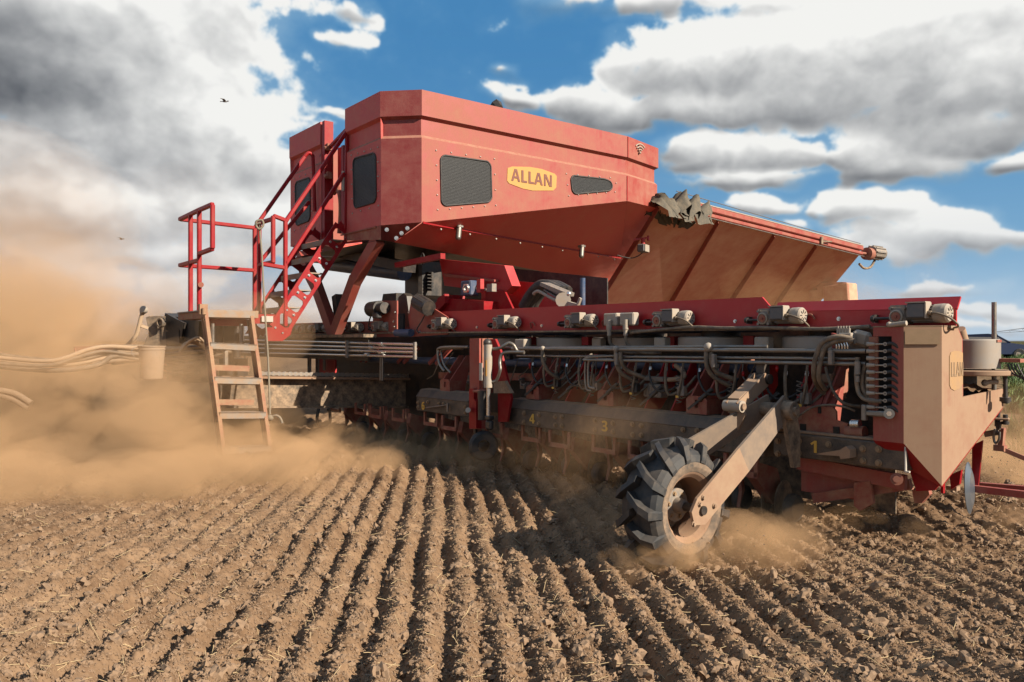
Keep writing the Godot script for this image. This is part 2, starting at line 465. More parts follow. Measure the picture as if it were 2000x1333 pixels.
func height(x: float, z: float) -> float:
	var dist := sqrt(x * x + z * z)
	var h := 0.0
	if dist < 40.0:
		var keep := clampf(1.6 - dist / 16.0, 0.0, 1.0)
		var wob := g2.get_noise_2d(x * 0.9, z * 0.5) * 0.12
		var f := fposmod(row_phase(x, z) + wob, 1.0)
		var ridge := 0.5 - 0.5 * cos(TAU * f)
		ridge = pow(ridge, 0.8)
		# rows stand out in the middle and are half broken to either side
		var side := clampf(1.0 - absf(x + 0.12 * z * 0.0 + 0.15) / 2.2, 0.0, 1.0)
		var amp := lerpf(0.022, 0.058, side) * (0.85 + 0.7 * g2.get_noise_2d(x * 0.7 + 9.0, z * 0.45))
		h += (ridge - 0.5) * amp * keep
		h += g1.get_noise_2d(x, z) * (0.018 + 0.010 * g2.get_noise_2d(x * 0.8 + 5.0, z * 0.8)) * keep
		if dist < 14.0:
			var c := g3.get_noise_2d(x, z)
			h += maxf(0.0, -c - 0.25) * 0.018
	h += 0.05 * g2.get_noise_2d(x * 0.12 + 40.0, z * 0.12) * clampf(dist / 8.0, 0.0, 1.0)
	# loose soil thrown up beside the last opener
	h += 0.13 * exp(-pow((x - 2.35) / 0.45, 2.0) - pow((z + 4.55) / 0.32, 2.0)) + 0.09 * exp(-pow((x - 3.1) / 0.4, 2.0) - pow((z + 4.9) / 0.3, 2.0))
	h += 0.07 * exp(-pow((x + 0.75) / 0.45, 2.0) - pow((z + 5.75) / 0.15, 2.0))
	return h

func lines(lo: float, a: float, step: float, b: float, hi: float, grow: float) -> PackedFloat32Array:
	var left := []
	var s := step
	var x := a
	while x > lo:
		s *= grow
		x -= s
		left.push_front(x)
	var out := PackedFloat32Array(left)
	x = a
	while x < b:
		out.append(x)
		x += step
	s = step
	while x < hi:
		out.append(x)
		s *= grow
		x += s
	out.append(x)
	return out

func grassy(x: float, z: float) -> float:
	return clampf((x + 0.61 * z - 0.2 + g2.get_noise_2d(x * 0.5, z * 0.3) * 0.5) * 1.2, 0.0, 1.0) * clampf((-z - 5.0) * 0.5, 0.0, 1.0)

func make_ground():
	g1.seed = 31; g1.frequency = 15.0; g1.fractal_octaves = 4; g1.fractal_gain = 0.62
	g2.seed = 32; g2.frequency = 2.0; g2.fractal_octaves = 2
	g3.seed = 33; g3.frequency = 42.0; g3.noise_type = FastNoiseLite.TYPE_CELLULAR; g3.cellular_return_type = FastNoiseLite.RETURN_DISTANCE; g3.fractal_type = FastNoiseLite.FRACTAL_NONE
	var xs := lines(-3000.0, -2.3, 0.0105, 2.6, 3000.0, 1.06)
	var zs := lines(-3000.0, -5.2, 0.0115, -2.1, 1500.0, 1.06)
	var nx := xs.size()
	var nzs := zs.size()
	var pos := PackedVector3Array(); pos.resize(nx * nzs)
	var col := PackedColorArray(); col.resize(nx * nzs)
	for j in nzs:
		for i in nx:
			var x := xs[i]; var z := zs[j]
			pos[j * nx + i] = Vector3(x, height(x, z), z)
			var g := grassy(x, z)
			var far := clampf((-z - 14.0) / 20.0, 0.0, 1.0)
			var moist := 0.5 + 0.5 * g2.get_noise_2d(x * 0.35 + 3.0, z * 0.35)
			var c := Color(1.0, 1.0, 1.0).lerp(Color(0.70, 0.66, 0.63), clampf(moist + 0.35 * g2.get_noise_2d(x * 2.2, z * 2.2), 0.0, 1.0))
			# freshly turned moist soil behind the last openers, shade there painted into its colour
			var damp_shade := clampf(exp(-pow((x - 2.75) / 0.75, 2.0) - pow((z + 4.75) / 0.5, 2.0)) * 1.6 - 0.35 + 0.5 * g2.get_noise_2d(x * 2.0, z * 2.0), 0.0, 1.0)
			c = c.lerp(Color(0.34, 0.30, 0.28), damp_shade)
			c = c.lerp(Color(0.28, 0.42, 0.28), maxf(g, far * 0.75 * clampf((x + 0.3 * z) * 0.1, 0.0, 1.0)))
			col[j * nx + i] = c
	var nrm := PackedVector3Array(); nrm.resize(nx * nzs)
	for j in nzs:
		var j0 := maxi(j - 1, 0); var j1 := mini(j + 1, nzs - 1)
		for i in nx:
			var i0 := maxi(i - 1, 0); var i1 := mini(i + 1, nx - 1)
			var dx := (pos[j * nx + i1].y - pos[j * nx + i0].y) / (xs[i1] - xs[i0])
			var dz := (pos[j1 * nx + i].y - pos[j0 * nx + i].y) / (zs[j1] - zs[j0])
			nrm[j * nx + i] = Vector3(-dx, 1.0, -dz).normalized()
	var idx := PackedInt32Array(); idx.resize((nx - 1) * (nzs - 1) * 6)
	var q := 0
	for j in nzs - 1:
		for i in nx - 1:
			var k := j * nx + i
			idx[q] = k; idx[q + 1] = k + 1; idx[q + 2] = k + nx + 1
			idx[q + 3] = k; idx[q + 4] = k + nx + 1; idx[q + 5] = k + nx
			q += 6
	var arr := []
	arr.resize(Mesh.ARRAY_MAX)
	arr[Mesh.ARRAY_VERTEX] = pos
	arr[Mesh.ARRAY_NORMAL] = nrm
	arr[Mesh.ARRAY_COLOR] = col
	arr[Mesh.ARRAY_INDEX] = idx
	var mesh := ArrayMesh.new()
	mesh.add_surface_from_arrays(Mesh.PRIMITIVE_TRIANGLES, arr)
	var m: StandardMaterial3D = coat("field_soil", Color(0.135, 0.083, 0.050), Color(0.278, 0.184, 0.114), 0.55, 0.75, 1.0, 0.0, 0.6, 0.7, 0.5)
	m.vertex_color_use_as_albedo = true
	m.metallic_specular = 0.1
	m.uv1_world_triplanar = true
	var o = obj("ground", mesh, m, self)
	tag(o, "ploughed tan soil field drawn into narrow parallel furrows", "", "", "structure")

func clod_mesh(sd: int) -> ArrayMesh:
	var r := RandomNumberGenerator.new()
	r.seed = sd
	var n := FastNoiseLite.new()
	n.seed = sd; n.frequency = 1.3; n.fractal_octaves = 3
	var s := Shape.new()
	var rows := 6; var cols := 9
	var v := []
	for j in rows + 1:
		var line := []
		for i in cols:
			var t := PI * j / rows; var f := TAU * i / cols
			var d := Vector3(sin(t) * cos(f), cos(t) * 0.75, sin(t) * sin(f))
			line.append(d * Vector3(1.15, 0.9, 0.85) * (1.0 + 0.75 * n.get_noise_3dv(d * 1.9)))
		v.append(line)
	for j in rows:
		for i in cols:
			var a = v[j][i]; var b = v[j][(i + 1) % cols]; var c = v[j + 1][(i + 1) % cols]; var d = v[j + 1][i]
			s.face([a, b, c, d] if j > 0 and j < rows - 1 else [a, c, d] if j == 0 else [a, b, c], Vector3.ZERO)
	return s.done()

func scatter(called: String, mesh: Mesh, material, places: Array, label: String, tints := PackedColorArray()) -> MultiMeshInstance3D:
	var mm := MultiMesh.new()
	mm.transform_format = MultiMesh.TRANSFORM_3D
	mm.use_colors = tints.size() > 0
	mm.mesh = mesh
	mm.instance_count = places.size()
	for i in places.size():
		mm.set_instance_transform(i, places[i])
		if tints.size(): mm.set_instance_color(i, tints[i])
	var o := MultiMeshInstance3D.new()
	o.name = called
	o.multimesh = mm
	o.material_override = material
	add_child(o, true)
	tag(o, label, "", "", "stuff")
	return o

func random_turn() -> Basis:
	return Basis(Vector3(rng.randfn(), rng.randfn(), rng.randfn()).normalized(), rng.randf() * TAU)

func make_soil_bits():
	for k in 5:
		var places := []
		for i in 34000:
			var z := 2.1 * pow(4.4, rng.randf())
			var x := rng.randf_range(-0.72, 0.72) * z
			if x > 4.5: continue
			var r := 0.0021 * pow(rng.randf(), -0.38)
			if rng.randf() < 0.0018: r *= 4.0
			r = minf(r, 0.024)
			places.append(Transform3D(random_turn().scaled(Vector3.ONE * r), Vector3(x, height(x, -z) + r * 0.25, -z)))
		scatter("soil_clods", clod_mesh(70 + k), M["soil_clod"], places, "loose crumbs and clods of dry soil on the furrows")
	var flung := []
	for b in [[Vector3(2.98, 0.204, -5), Vector3(0.16, 0.16, 0.2), 170], [Vector3(2.741, 0.04, -4.7), Vector3(0.2, 0.05, 0.2), 120], [Vector3(-3.392, -0.234, -5.6), Vector3(0.5, 0.07, 0.4), 70], [Vector3(0.915, 0.08, -3.55), Vector3(0.2, 0.05, 0.1), 60]]:
		for i in b[2]:
			var p: Vector3 = b[0] + Vector3(rng.randfn(), rng.randfn(), rng.randfn()) * b[1]
			flung.append(Transform3D(random_turn().scaled(Vector3.ONE * (0.0018 + 0.004 * pow(rng.randf(), 3.0))), p))
	scatter("flung_soil_crumbs", clod_mesh(91), M["soil_clod"], flung, "small crumbs of soil flung up by the discs and wheel")
	var blade := Shape.new()
	blade.tube([Vector3(-0.5, 0, 0), Vector3(-0.15, 0.02, 0.01), Vector3(0.2, -0.01, 0), Vector3(0.5, 0.03, -0.02)], 0.022, 4)
	var stems := []
	for i in 1700:
		var z := 2.1 * pow(3.6, rng.randf())
		var x := rng.randf_range(-0.7, 0.72) * z
		var l := rng.randf_range(0.02, 0.075)
		if rng.randf() < 0.06: l *= 2.0
		var q := Basis(Vector3.UP, rng.randf() * TAU) * Basis(Vector3.FORWARD, rng.randfn() * 0.35)
		stems.append(Transform3D(q * Basis.from_scale(Vector3(l, 0.05, 0.05)), Vector3(x, height(x, -z) + 0.008, -z)))
	scatter("straw_litter", blade.done(), M["straw_stem"], stems, "broken pale straw stems lying across the furrows")

func make_grass():
	var s := Shape.new()
	var r := RandomNumberGenerator.new()
	r.seed = 9
	for i in 16:
		var a := r.randf() * TAU
		var b := Vector3(r.randfn() * 0.12, 0, r.randfn() * 0.12)
		var h := r.randf_range(0.5, 1.0)
		var lean := Vector3(cos(a), 0, sin(a)) * r.randf_range(0.1, 0.5)
		var w := Vector3(-sin(a), 0, cos(a)) * 0.035
		var m1 = b + lean * 0.3 + Vector3.UP * h * 0.6
		var m2 = b + lean + Vector3.UP * h
		var n := Vector3(cos(a), 0.6, sin(a)).normalized()
		s.tri(b - w, b + w, m1 + w * 0.8, n, n, n)
		s.tri(b - w, m1 + w * 0.8, m1 - w * 0.8, n, n, n)
		s.tri(m1 - w * 0.8, m1 + w * 0.8, m2, n, n, n)
	var m := StandardMaterial3D.new()
	m.resource_name = "grass_blade"
	m.albedo_color = Color(0.055, 0.105, 0.026).linear_to_srgb()
	m.roughness = 0.7
	m.backlight_enabled = true
	m.backlight = Color(0.35, 0.45, 0.2)
	m.vertex_color_use_as_albedo = true
	var places := []
	var tints := PackedColorArray()
	for i in 26000:
		var z := 6.5 * pow(14.0, pow(rng.randf(), 0.8))
		var x := z * rng.randf_range(0.58, 1.0)
		if grassy(x, -z) < rng.randf() * 0.9 + 0.05: continue
		var h := rng.randf_range(0.10, 0.30) * (1.0 + 0.5 * g2.get_noise_2d(x * 0.3, z * 0.3))
		places.append(Transform3D(Basis(Vector3.UP, rng.randf() * TAU).scaled(Vector3(h * 1.3, h, h * 1.3)), Vector3(x, height(x, -z) - 0.01, -z)))
		var t := rng.randf()
		tints.append(Color(1.0, 1.0, 1.0).lerp(Color(2.4, 1.6, 1.5), t * t * t))
	scatter("meadow_grass", s.done(), m, places, "green and straw coloured grass beyond the field edge", tints)

# ---------------------------------------------------------------- dust
func dust(bank: Node3D, at: Vector3, size: Vector3, thick: float, tint := Color(1.0, 0.83, 0.62), turn := 0.0):
	var f := FogVolume.new()
	f.name = "puff"
	f.shape = RenderingServer.FOG_VOLUME_SHAPE_ELLIPSOID
	f.size = size * 2.0
	f.position = at
	f.rotation = Vector3(0, turn, rng.randfn() * 0.4)
	var m := FogMaterial.new()
	m.albedo = tint
	m.density = thick
	f.material = m
	bank.add_child(f, true)

func make_dust():
	# each bank: middle, spread, how many, radius from, to, density
	var banks := [
		# the big cloud to the left of the ladder
		[Vector3(-4.603, 0.06, -7.6), Vector3(1.1, 0.40, 0.8), 100, 0.16, 0.46, 0.34],
		[Vector3(-3.671, 0.037, -7.4), Vector3(0.8, 0.36, 0.7), 120, 0.14, 0.40, 0.46],
		[Vector3(-3.309, 0.023, -7.9), Vector3(0.40, 0.26, 0.6), 60, 0.12, 0.32, 0.42],
		[Vector3(-5.33, 0.705, -8.8), Vector3(1.1, 0.36, 0.9), 70, 0.28, 0.6, 0.14],
		[Vector3(-5.915, 1.452, -9), Vector3(1.0, 0.55, 0.9), 36, 0.6, 1.3, 0.032],
		[Vector3(-7.41, 0.984, -12.5), Vector3(2.0, 0.35, 1.2), 56, 0.5, 1.1, 0.085],
		[Vector3(-3.588, 0.786, -6.4), Vector3(0.6, 0.12, 0.25), 44, 0.10, 0.26, 0.30],
		# low tongue lying on the furrows
		[Vector3(-3.284, 0.005, -5.2), Vector3(0.9, 0.09, 0.5), 80, 0.08, 0.26, 0.50],
		[Vector3(-2.737, -0.053, -5.9), Vector3(0.9, 0.10, 0.45), 90, 0.08, 0.26, 0.52],
		[Vector3(-1.786, -0.043, -6.3), Vector3(0.7, 0.08, 0.45), 70, 0.08, 0.24, 0.55],
		[Vector3(-1.227, 0.005, -6.8), Vector3(0.55, 0.11, 0.45), 60, 0.08, 0.22, 0.44],
		[Vector3(-0.677, 0.021, -7), Vector3(0.4, 0.10, 0.4), 20, 0.10, 0.22, 0.20],
		# round the gauge wheel and along the toolbar
		[Vector3(0.459, 0.164, -3.85), Vector3(0.10, 0.14, 0.15), 20, 0.05, 0.14, 0.20],
		[Vector3(0.716, 0.083, -3.42), Vector3(0.12, 0.025, 0.08), 44, 0.025, 0.07, 1.3],
		[Vector3(1.021, 0.091, -3.6), Vector3(0.16, 0.05, 0.12), 44, 0.04, 0.11, 0.6],
		[Vector3(1.443, 0.067, -4), Vector3(0.2, 0.05, 0.2), 18, 0.06, 0.14, 0.25],
		[Vector3(0.499, 0.523, -4.3), Vector3(0.5, 0.10, 0.25), 14, 0.12, 0.26, 0.04],
		[Vector3(0.851, 0.342, -4.4), Vector3(0.4, 0.08, 0.25), 14, 0.10, 0.20, 0.06],
		# beyond the box at the right
		[Vector3(4.082, 0.085, -6.4), Vector3(0.35, 0.18, 0.5), 60, 0.10, 0.28, 0.16],
		[Vector3(3.445, 0.088, -5.4), Vector3(0.25, 0.12, 0.4), 34, 0.08, 0.22, 0.38],
		[Vector3(3, -0.027, -4.8), Vector3(0.25, 0.04, 0.3), 30, 0.04, 0.12, 0.8],
		[Vector3(1.907, 0.125, -3.7), Vector3(0.3, 0.03, 0.2), 14, 0.03, 0.08, 0.4],
		[Vector3(4.372, 1.8, -11.5), Vector3(0.7, 0.3, 0.6), 14, 0.3, 0.55, 0.08],
	]
	var said := ["thick tan dust cloud drifting left of the dusty ladder", "low tongue of dust lying on the furrows below the ladder", "thin dust stirred up round the lugged wheel and numbered toolbar", "dust blowing across the field behind the tan end box", "faint dust behind the far end of the flared bunker"]
	for b in banks:
		var bank := group("dust_cloud", self)
		var at := banks.find(b)
		tag(bank, said[0 if at < 7 else 1 if at < 12 else 2 if at < 18 else 3 if at < 22 else 4], "", "", "stuff")
		for i in b[2]:
			var r: float = lerpf(b[3], b[4], pow(rng.randf(), 1.5))
			var p: Vector3 = b[0] + Vector3(rng.randfn(), rng.randfn(), rng.randfn()) * b[1]
			p.y = maxf(p.y, r * 0.2)
			dust(bank, p, Vector3(r * rng.randf_range(1.0, 2.2), r * rng.randf_range(0.55, 1.0), r * rng.randf_range(0.8, 1.3)), b[5] * pow(rng.randf_range(0.6, 1.45), 1.6), Color(1.0, 0.80, 0.60), rng.randf() * TAU)

func _ready():
	rng.seed = 77
	var camera := Camera3D.new()
	camera.name = "camera"
	camera.position = Vector3(0, 1.0, 0)
	camera.fov = 46.48
	camera.near = 0.1
	camera.far = 8000.0
	add_child(camera)
	camera.current = true
	var surroundings := WorldEnvironment.new()
	surroundings.name = "surroundings"
	var e := Environment.new()
	surroundings.environment = e
	add_child(surroundings)
	e.background_mode = Environment.BG_SKY
	e.tonemap_mode = Environment.TONE_MAPPER_LINEAR
	e.tonemap_exposure = 2.5
	e.background_energy_multiplier = 0.4
	e.sdfgi_enabled = true
	e.ssao_enabled = true
	e.ssil_enabled = true
	e.volumetric_fog_enabled = true
	e.volumetric_fog_density = 0.0
	var panorama := PanoramaSkyMaterial.new()
	panorama.panorama = ImageTexture.create_from_image(make_sky())
	e.sky = Sky.new()
	e.sky.sky_material = panorama
	var sun := DirectionalLight3D.new()
	sun.name = "sun"
	sun.light_energy = 1.32
	sun.light_color = Color(1.0, 0.95, 0.87)
	sun.light_angular_distance = 0.5
	sun.shadow_enabled = true
	add_child(sun)
	sun.look_at_from_position(Vector3(0.857 * 0.853, 0.5225, 0.515 * 0.853) * 20.0, Vector3.ZERO)

	make_materials()
	make_ground()
	make_planter()
	make_things()
	make_soil_bits()
	make_grass()
	make_dust()

# ---------------------------------------------------------------- the planter
func bolts(called: String, at: Array, dir: Vector3, r: float, material, parent: Node):
	for a in at:
		var s := Shape.new()
		s.cyl(a, a + dir * r * 0.35, r * 1.25, 10)
		s.cyl(a + dir * r * 0.35, a + dir * r * 1.1, r * 0.85, 6)
		obj(called, s, material, parent)

func motor_unit() -> Node3D:
	# a small geared electric motor: x along the board, z out of it
	var g := group("electric_motor")
	var s := Shape.new()
	s.box(Vector3(0, 0, 0.05), Vector3(0.078, 0.084, 0.06), Basis.IDENTITY, 0.008)
	for c in [[-1, -1], [1, -1], [1, 1], [-1, 1]]:
		s.cyl(Vector3(c[0] * 0.032, c[1] * 0.035, 0.0), Vector3(c[0] * 0.032, c[1] * 0.035, 0.088), 0.008, 8)
	for k in 5:
		s.box(Vector3(0.0, 0.045, 0.03 + k * 0.012), Vector3(0.07, 0.008, 0.005))
	obj("gearbox", s, M.cast_grey, g)
	s = Shape.new()
	s.lathe(Vector3(-0.004, -0.006, 0.08), Vector3(0, 0, 1), [[0.033, 0.0], [0.033, 0.008], [0.026, 0.012], [0.024, 0.006], [0.0, 0.006]], 20)
	obj("flange_ring", s, M.light_cast, g)
	s = Shape.new()
	s.cyl(Vector3(-0.004, -0.006, 0.084), Vector3(-0.004, -0.006, 0.09), 0.022, 16)
	s.cyl(Vector3(-0.004, -0.006, 0.088), Vector3(-0.004, -0.006, 0.096), 0.007, 8)
	obj("gear_cap", s, M.red_rust, g)
	s = Shape.new()
	s.box(Vector3(0.098, 0.02, 0.085), Vector3(0.086, 0.070, 0.05), Basis.IDENTITY, 0.006)
	obj("terminal_box", s, M.gauge_face, g)
	s = Shape.new()
	s.box(Vector3(0.098, 0.058, 0.085), Vector3(0.092, 0.006, 0.056))
	s.box(Vector3(0.144, 0.02, 0.085), Vector3(0.006, 0.074, 0.056))
	obj("terminal_box_rim", s, M.light_cast, g)
	s = Shape.new()
	s.cyl(Vector3(0.04, 0.006, 0.045), Vector3(0.165, 0.006, 0.045), 0.034, 18)
	for k in 12:
		var a := TAU * k / 12
		s.box(Vector3(0.11, 0.006 + sin(a) * 0.037, 0.045 + cos(a) * 0.037), Vector3(0.1, 0.004, 0.010), Basis(Vector3.RIGHT, -a))
	obj("motor_body", s, M.cast_grey, g)
	s = Shape.new()
	s.lathe(Vector3(0.158, 0.006, 0.045), Vector3.RIGHT, [[0.034, 0.0], [0.043, 0.002], [0.045, 0.04], [0.043, 0.058], [0.036, 0.066], [0.0, 0.066]], 22)
	obj("fan_cover", s, M.light_cast, g)
	s = Shape.new()
	for k in 8:
		var a := TAU * k / 8
		s.box(Vector3(0.2245, 0.006 + sin(a) * 0.022, 0.045 + cos(a) * 0.022), Vector3(0.003, 0.004, 0.016), Basis(Vector3.RIGHT, -a))
	obj("fan_slot", s, M.black_void, g, "stuff")
	s = Shape.new()
	s.tube(curve([Vector3(0.145, 0.008, 0.095), Vector3(0.185, 0.006, 0.10), Vector3(0.235, -0.012, 0.095), Vector3(0.268, -0.042, 0.08), Vector3(0.258, -0.058, 0.05), Vector3(0.20, -0.062, 0.0)], 4), 0.0048, 7)
	s.cyl(Vector3(0.143, 0.008, 0.095), Vector3(0.165, 0.007, 0.097), 0.010, 8)
	obj("power_cable", s, M.hose, g)
	s = Shape.new()
	s.cyl(Vector3(-0.13, -0.012, 0.045), Vector3(-0.03, -0.012, 0.045), 0.007, 8)
	s.cyl(Vector3(-0.145, -0.012, 0.045), Vector3(-0.128, -0.012, 0.045), 0.017, 6)
	s.box(Vector3(-0.14, -0.012, 0.018), Vector3(0.012, 0.04, 0.04))
	obj("drive_shaft", s, M.black_steel, g)
	return g

func copy_part(src: Node3D, at: Vector3, q := Basis.IDENTITY) -> Node3D:
	var o: Node3D = src.duplicate()
	o.name = src.name
	src.get_parent().add_child(o, true)
	o.transform = Transform3D(q, at)
	return o

func make_board():
	# the long red seed trough that runs the width of the machine
	var g := group("seed_trough")
	var s := Shape.new()
	var th := P(0, 0, 0.012)
	s.prism([P(-0.594, 1.066, 0.2), P(-0.594, 1.15, 0.2), P(0.36, 1.165, 0.2), P(0.44, 1.248, 0.2), P(3.88, 1.262, 0.2), P(4.04, 1.23, 0.2), P(4.04, 1.08, 0.2)], th)
	obj("front_board", s, M.red_belly, g)
	s = Shape.new()
	s.prism([P(-0.6, 1.15, 0.197), P(-0.6, 1.207, 0.235), P(0.36, 1.215, 0.235), P(0.36, 1.165, 0.197)], P(0, -0.006, 0.008))
	obj("top_flange", s, M.red_belly, g)
	s = Shape.new()
	s.prism([P(4.42, 1.08, 0.2), P(4.42, 1.20, 0.2), P(7.9, 1.22, 0.2), P(7.9, 1.08, 0.2)], th)
	obj("front_board", s, M.red_side, g)
	s = Shape.new()
	s.bar(P(-0.6, 1.064, 0.17), P(4.04, 1.075, 0.17), 0.07, 0.012)
	obj("bottom_lip", s, M.dusty_black, g)
	s = Shape.new()
	s.bar(P(4.42, 1.078, 0.17), P(7.9, 1.078, 0.17), 0.07, 0.012)
	obj("bottom_lip", s, M.dusty_black, g)
	s = Shape.new()
	s.prism([P(-0.44, 1.07, 0.52), P(-0.44, 1.2, 0.52), P(7.9, 1.2, 0.52), P(7.9, 1.07, 0.52)], P(0, 0, 0.01))
	obj("rear_board", s, M.red_side, g)
	s = Shape.new()
	s.prism([P(-0.59, 1.075, 0.21), P(-0.44, 1.075, 0.51), P(7.9, 1.075, 0.51), P(7.9, 1.075, 0.21)], P(0, 0.01, 0))
	obj("trough_floor", s, M.black_steel, g)
	s = Shape.new()
	s.prism([P(-0.594, 1.07, 0.212), P(-0.44, 1.07, 0.52), P(-0.44, 1.2, 0.52), P(-0.594, 1.2, 0.236), P(-0.594, 1.15, 0.212)], P(0.006, 0, 0))
	obj("end_plate", s, M.red_paint, g)
	var at := []
	for u in [-0.02, 0.62, 1.52, 2.36, 3.2]:
		at.append(P(u, 1.115, 0.2))
	bolts("bolt", at, Vector3(0, 0, 1), 0.009, M.bright_steel, g)
	for u in [0.18, 0.98, 1.72, 2.5]:   # slots and hooks pressed in the board
		s = Shape.new()
		s.tube(curve([P(u - 0.02, 1.10, 0.195), P(u - 0.02, 1.135, 0.185), P(u - 0.055, 1.14, 0.185), P(u - 0.07, 1.115, 0.19)], 3), 0.005, 6)
		obj("hook", s, M.red_rust, g)
	# motors
	var m := motor_unit()
	var first := true
	for u in [-0.365, 0.37, 1.13, 1.965, 2.82, 3.73]:
		if first:
			m.position = P(u, 1.122, 0.195)
			first = false
		else:
			copy_part(m, P(u, 1.128 + 0.004 * u, 0.195), Basis(Vector3.UP, rng.randf_range(-0.05, 0.05)).scaled(Vector3.ONE * rng.randf_range(0.98, 1.06)))
	for u in [4.86, 5.42, 5.95, 6.25, 6.62, 7.0]:
		copy_part(m, P(u, 1.135, 0.195), Basis(Vector3.UP, rng.randf_range(-0.1, 0.1)))
	# two white junction boxes between the motors
	var j := group("junction_box")
	for k in 2:
		s = Shape.new()
		s.box(P(1.544, 1.143, 0.13) + P(-0.15 * k, 0, 0) * 1.0, Vector3(0.125, 0.085, 0.06), Basis.IDENTITY, 0.008)
		obj("box_lid", s, M.light_cast, j)
		s = Shape.new()
		var c: Vector3 = P(1.538, 1.095, 0.09) + P(-0.15 * k, 0, 0)
		s.cyl(c + Vector3(0, 0.045, 0), c + Vector3(0, -0.02, 0), 0.019, 10)
		s.cyl(c + Vector3(0, -0.02, 0), c + Vector3(0, -0.06, 0), 0.014, 10)
		obj("plug", s, M.light_cast, j)
		s = Shape.new()
		s.tube(curve([c + Vector3(0, -0.06, 0), c + Vector3(0.01, -0.12, -0.01), c + Vector3(0.09, -0.17, -0.06), c + Vector3(0.2, -0.17, -0.12)], 4), 0.011, 7)
		obj("plug_lead", s, M.hose, j)
	# loom of cable slung under the board
	s = Shape.new()
	s.tube(curve([P(1.372, 1.053, 0.12), P(1.102, 1.07, 0.1), P(0.861, 1.082, 0.1), P(0.603, 1.073, 0.1), P(0.367, 1.073, 0.1), P(0.032, 1.061, 0.1), P(-0.239, 1.07, 0.1)], 5), 0.011, 7)
	obj("cable_loom", s, M.hose)

func row_bracket() -> Node3D:
	var g := group("row_bracket")
	var s := Shape.new()
	# front box with a slot, two slanting cheek plates behind
	var w := 0.075
	for k in [-1, 1]:
		s.prism([Vector3(k * w, 0.0, 0.0), Vector3(k * w, 0.085, 0.0), Vector3(k * (w - 0.022), 0.105, 0.0), Vector3(k * 0.012, 0.105, 0.0), Vector3(k * 0.012, 0.0, 0.0)], Vector3(0, 0, -0.012))
	s.box(Vector3(0, 0.018, -0.006), Vector3(0.03, 0.036, 0.011))
	s.box(Vector3(0, 0.094, -0.006), Vector3(0.03, 0.022, 0.011))
	s.box(Vector3(-w + 0.006, 0.045, -0.07), Vector3(0.011, 0.09, 0.115))
	s.box(Vector3(w - 0.006, 0.045, -0.07), Vector3(0.011, 0.09, 0.115))
	obj("slotted_plate", s, M.red_rust, g)
	for k in [-1, 1]:
		s = Shape.new()
		s.prism([Vector3(k * 0.05, 0.0, -0.04), Vector3(k * 0.05, 0.1, -0.02), Vector3(k * 0.05, 0.31, -0.19), Vector3(k * 0.05, 0.31, -0.24), Vector3(k * 0.05, 0.0, -0.17)], Vector3(k * 0.012, 0, 0))
		obj("cheek_plate", s, M.red_side, g)
	return g

func opener_unit() -> Node3D:
	# frame, pair of discs, tine and press wheel of one planting row
	var g := group("row_opener")
	var s := Shape.new()
	for k in [-1, 1]:
		s.box(Vector3(k * 0.10, -0.055, 0.0), Vector3(0.022, 0.11, 0.018))
	s.box(Vector3(0, -0.10, 0.0), Vector3(0.22, 0.03, 0.018))
	obj("opener_frame", s, M.red_rust, g)
	s = Shape.new()
	s.prism([Vector3(0.03, -0.05, -0.12), Vector3(0.03, -0.1, -0.30), Vector3(0.03, -0.27, -0.36), Vector3(0.03, -0.30, -0.26), Vector3(0.03, -0.14, -0.10)], Vector3(-0.06, 0, 0))
	obj("opener_arm", s, M.red_rust, g)
	for k in [-1, 1]:
		s = Shape.new()
		s.lathe(Vector3(k * 0.055 + 0.01, -0.28, -0.30), Vector3(0.95, 0, -0.25 + 0.1 * k).normalized(), [[0.0, 0.0], [0.115, 0.0], [0.12, 0.003], [0.115, 0.006], [0.0, 0.006]], 20)
		obj("opener_disc", s, M.dusty_black, g)
	s = Shape.new()
	s.prism([Vector3(-0.16, -0.02, -0.16), Vector3(-0.16, -0.02, -0.20), Vector3(-0.155, -0.24, -0.22), Vector3(-0.14, -0.33, -0.15), Vector3(-0.145, -0.24, -0.18)], Vector3(0.022, 0, 0))
	obj("tine", s, M.red_rust, g)
	s = Shape.new()
	s.lathe(Vector3(0.15, -0.29, -0.22), Vector3.RIGHT, [[0.0, 0.0], [0.06, 0.0], [0.075, 0.01], [0.08, 0.03], [0.075, 0.05], [0.06, 0.06], [0.0, 0.06]], 18)
	obj("press_wheel", s, M.rubber, g)
	return g

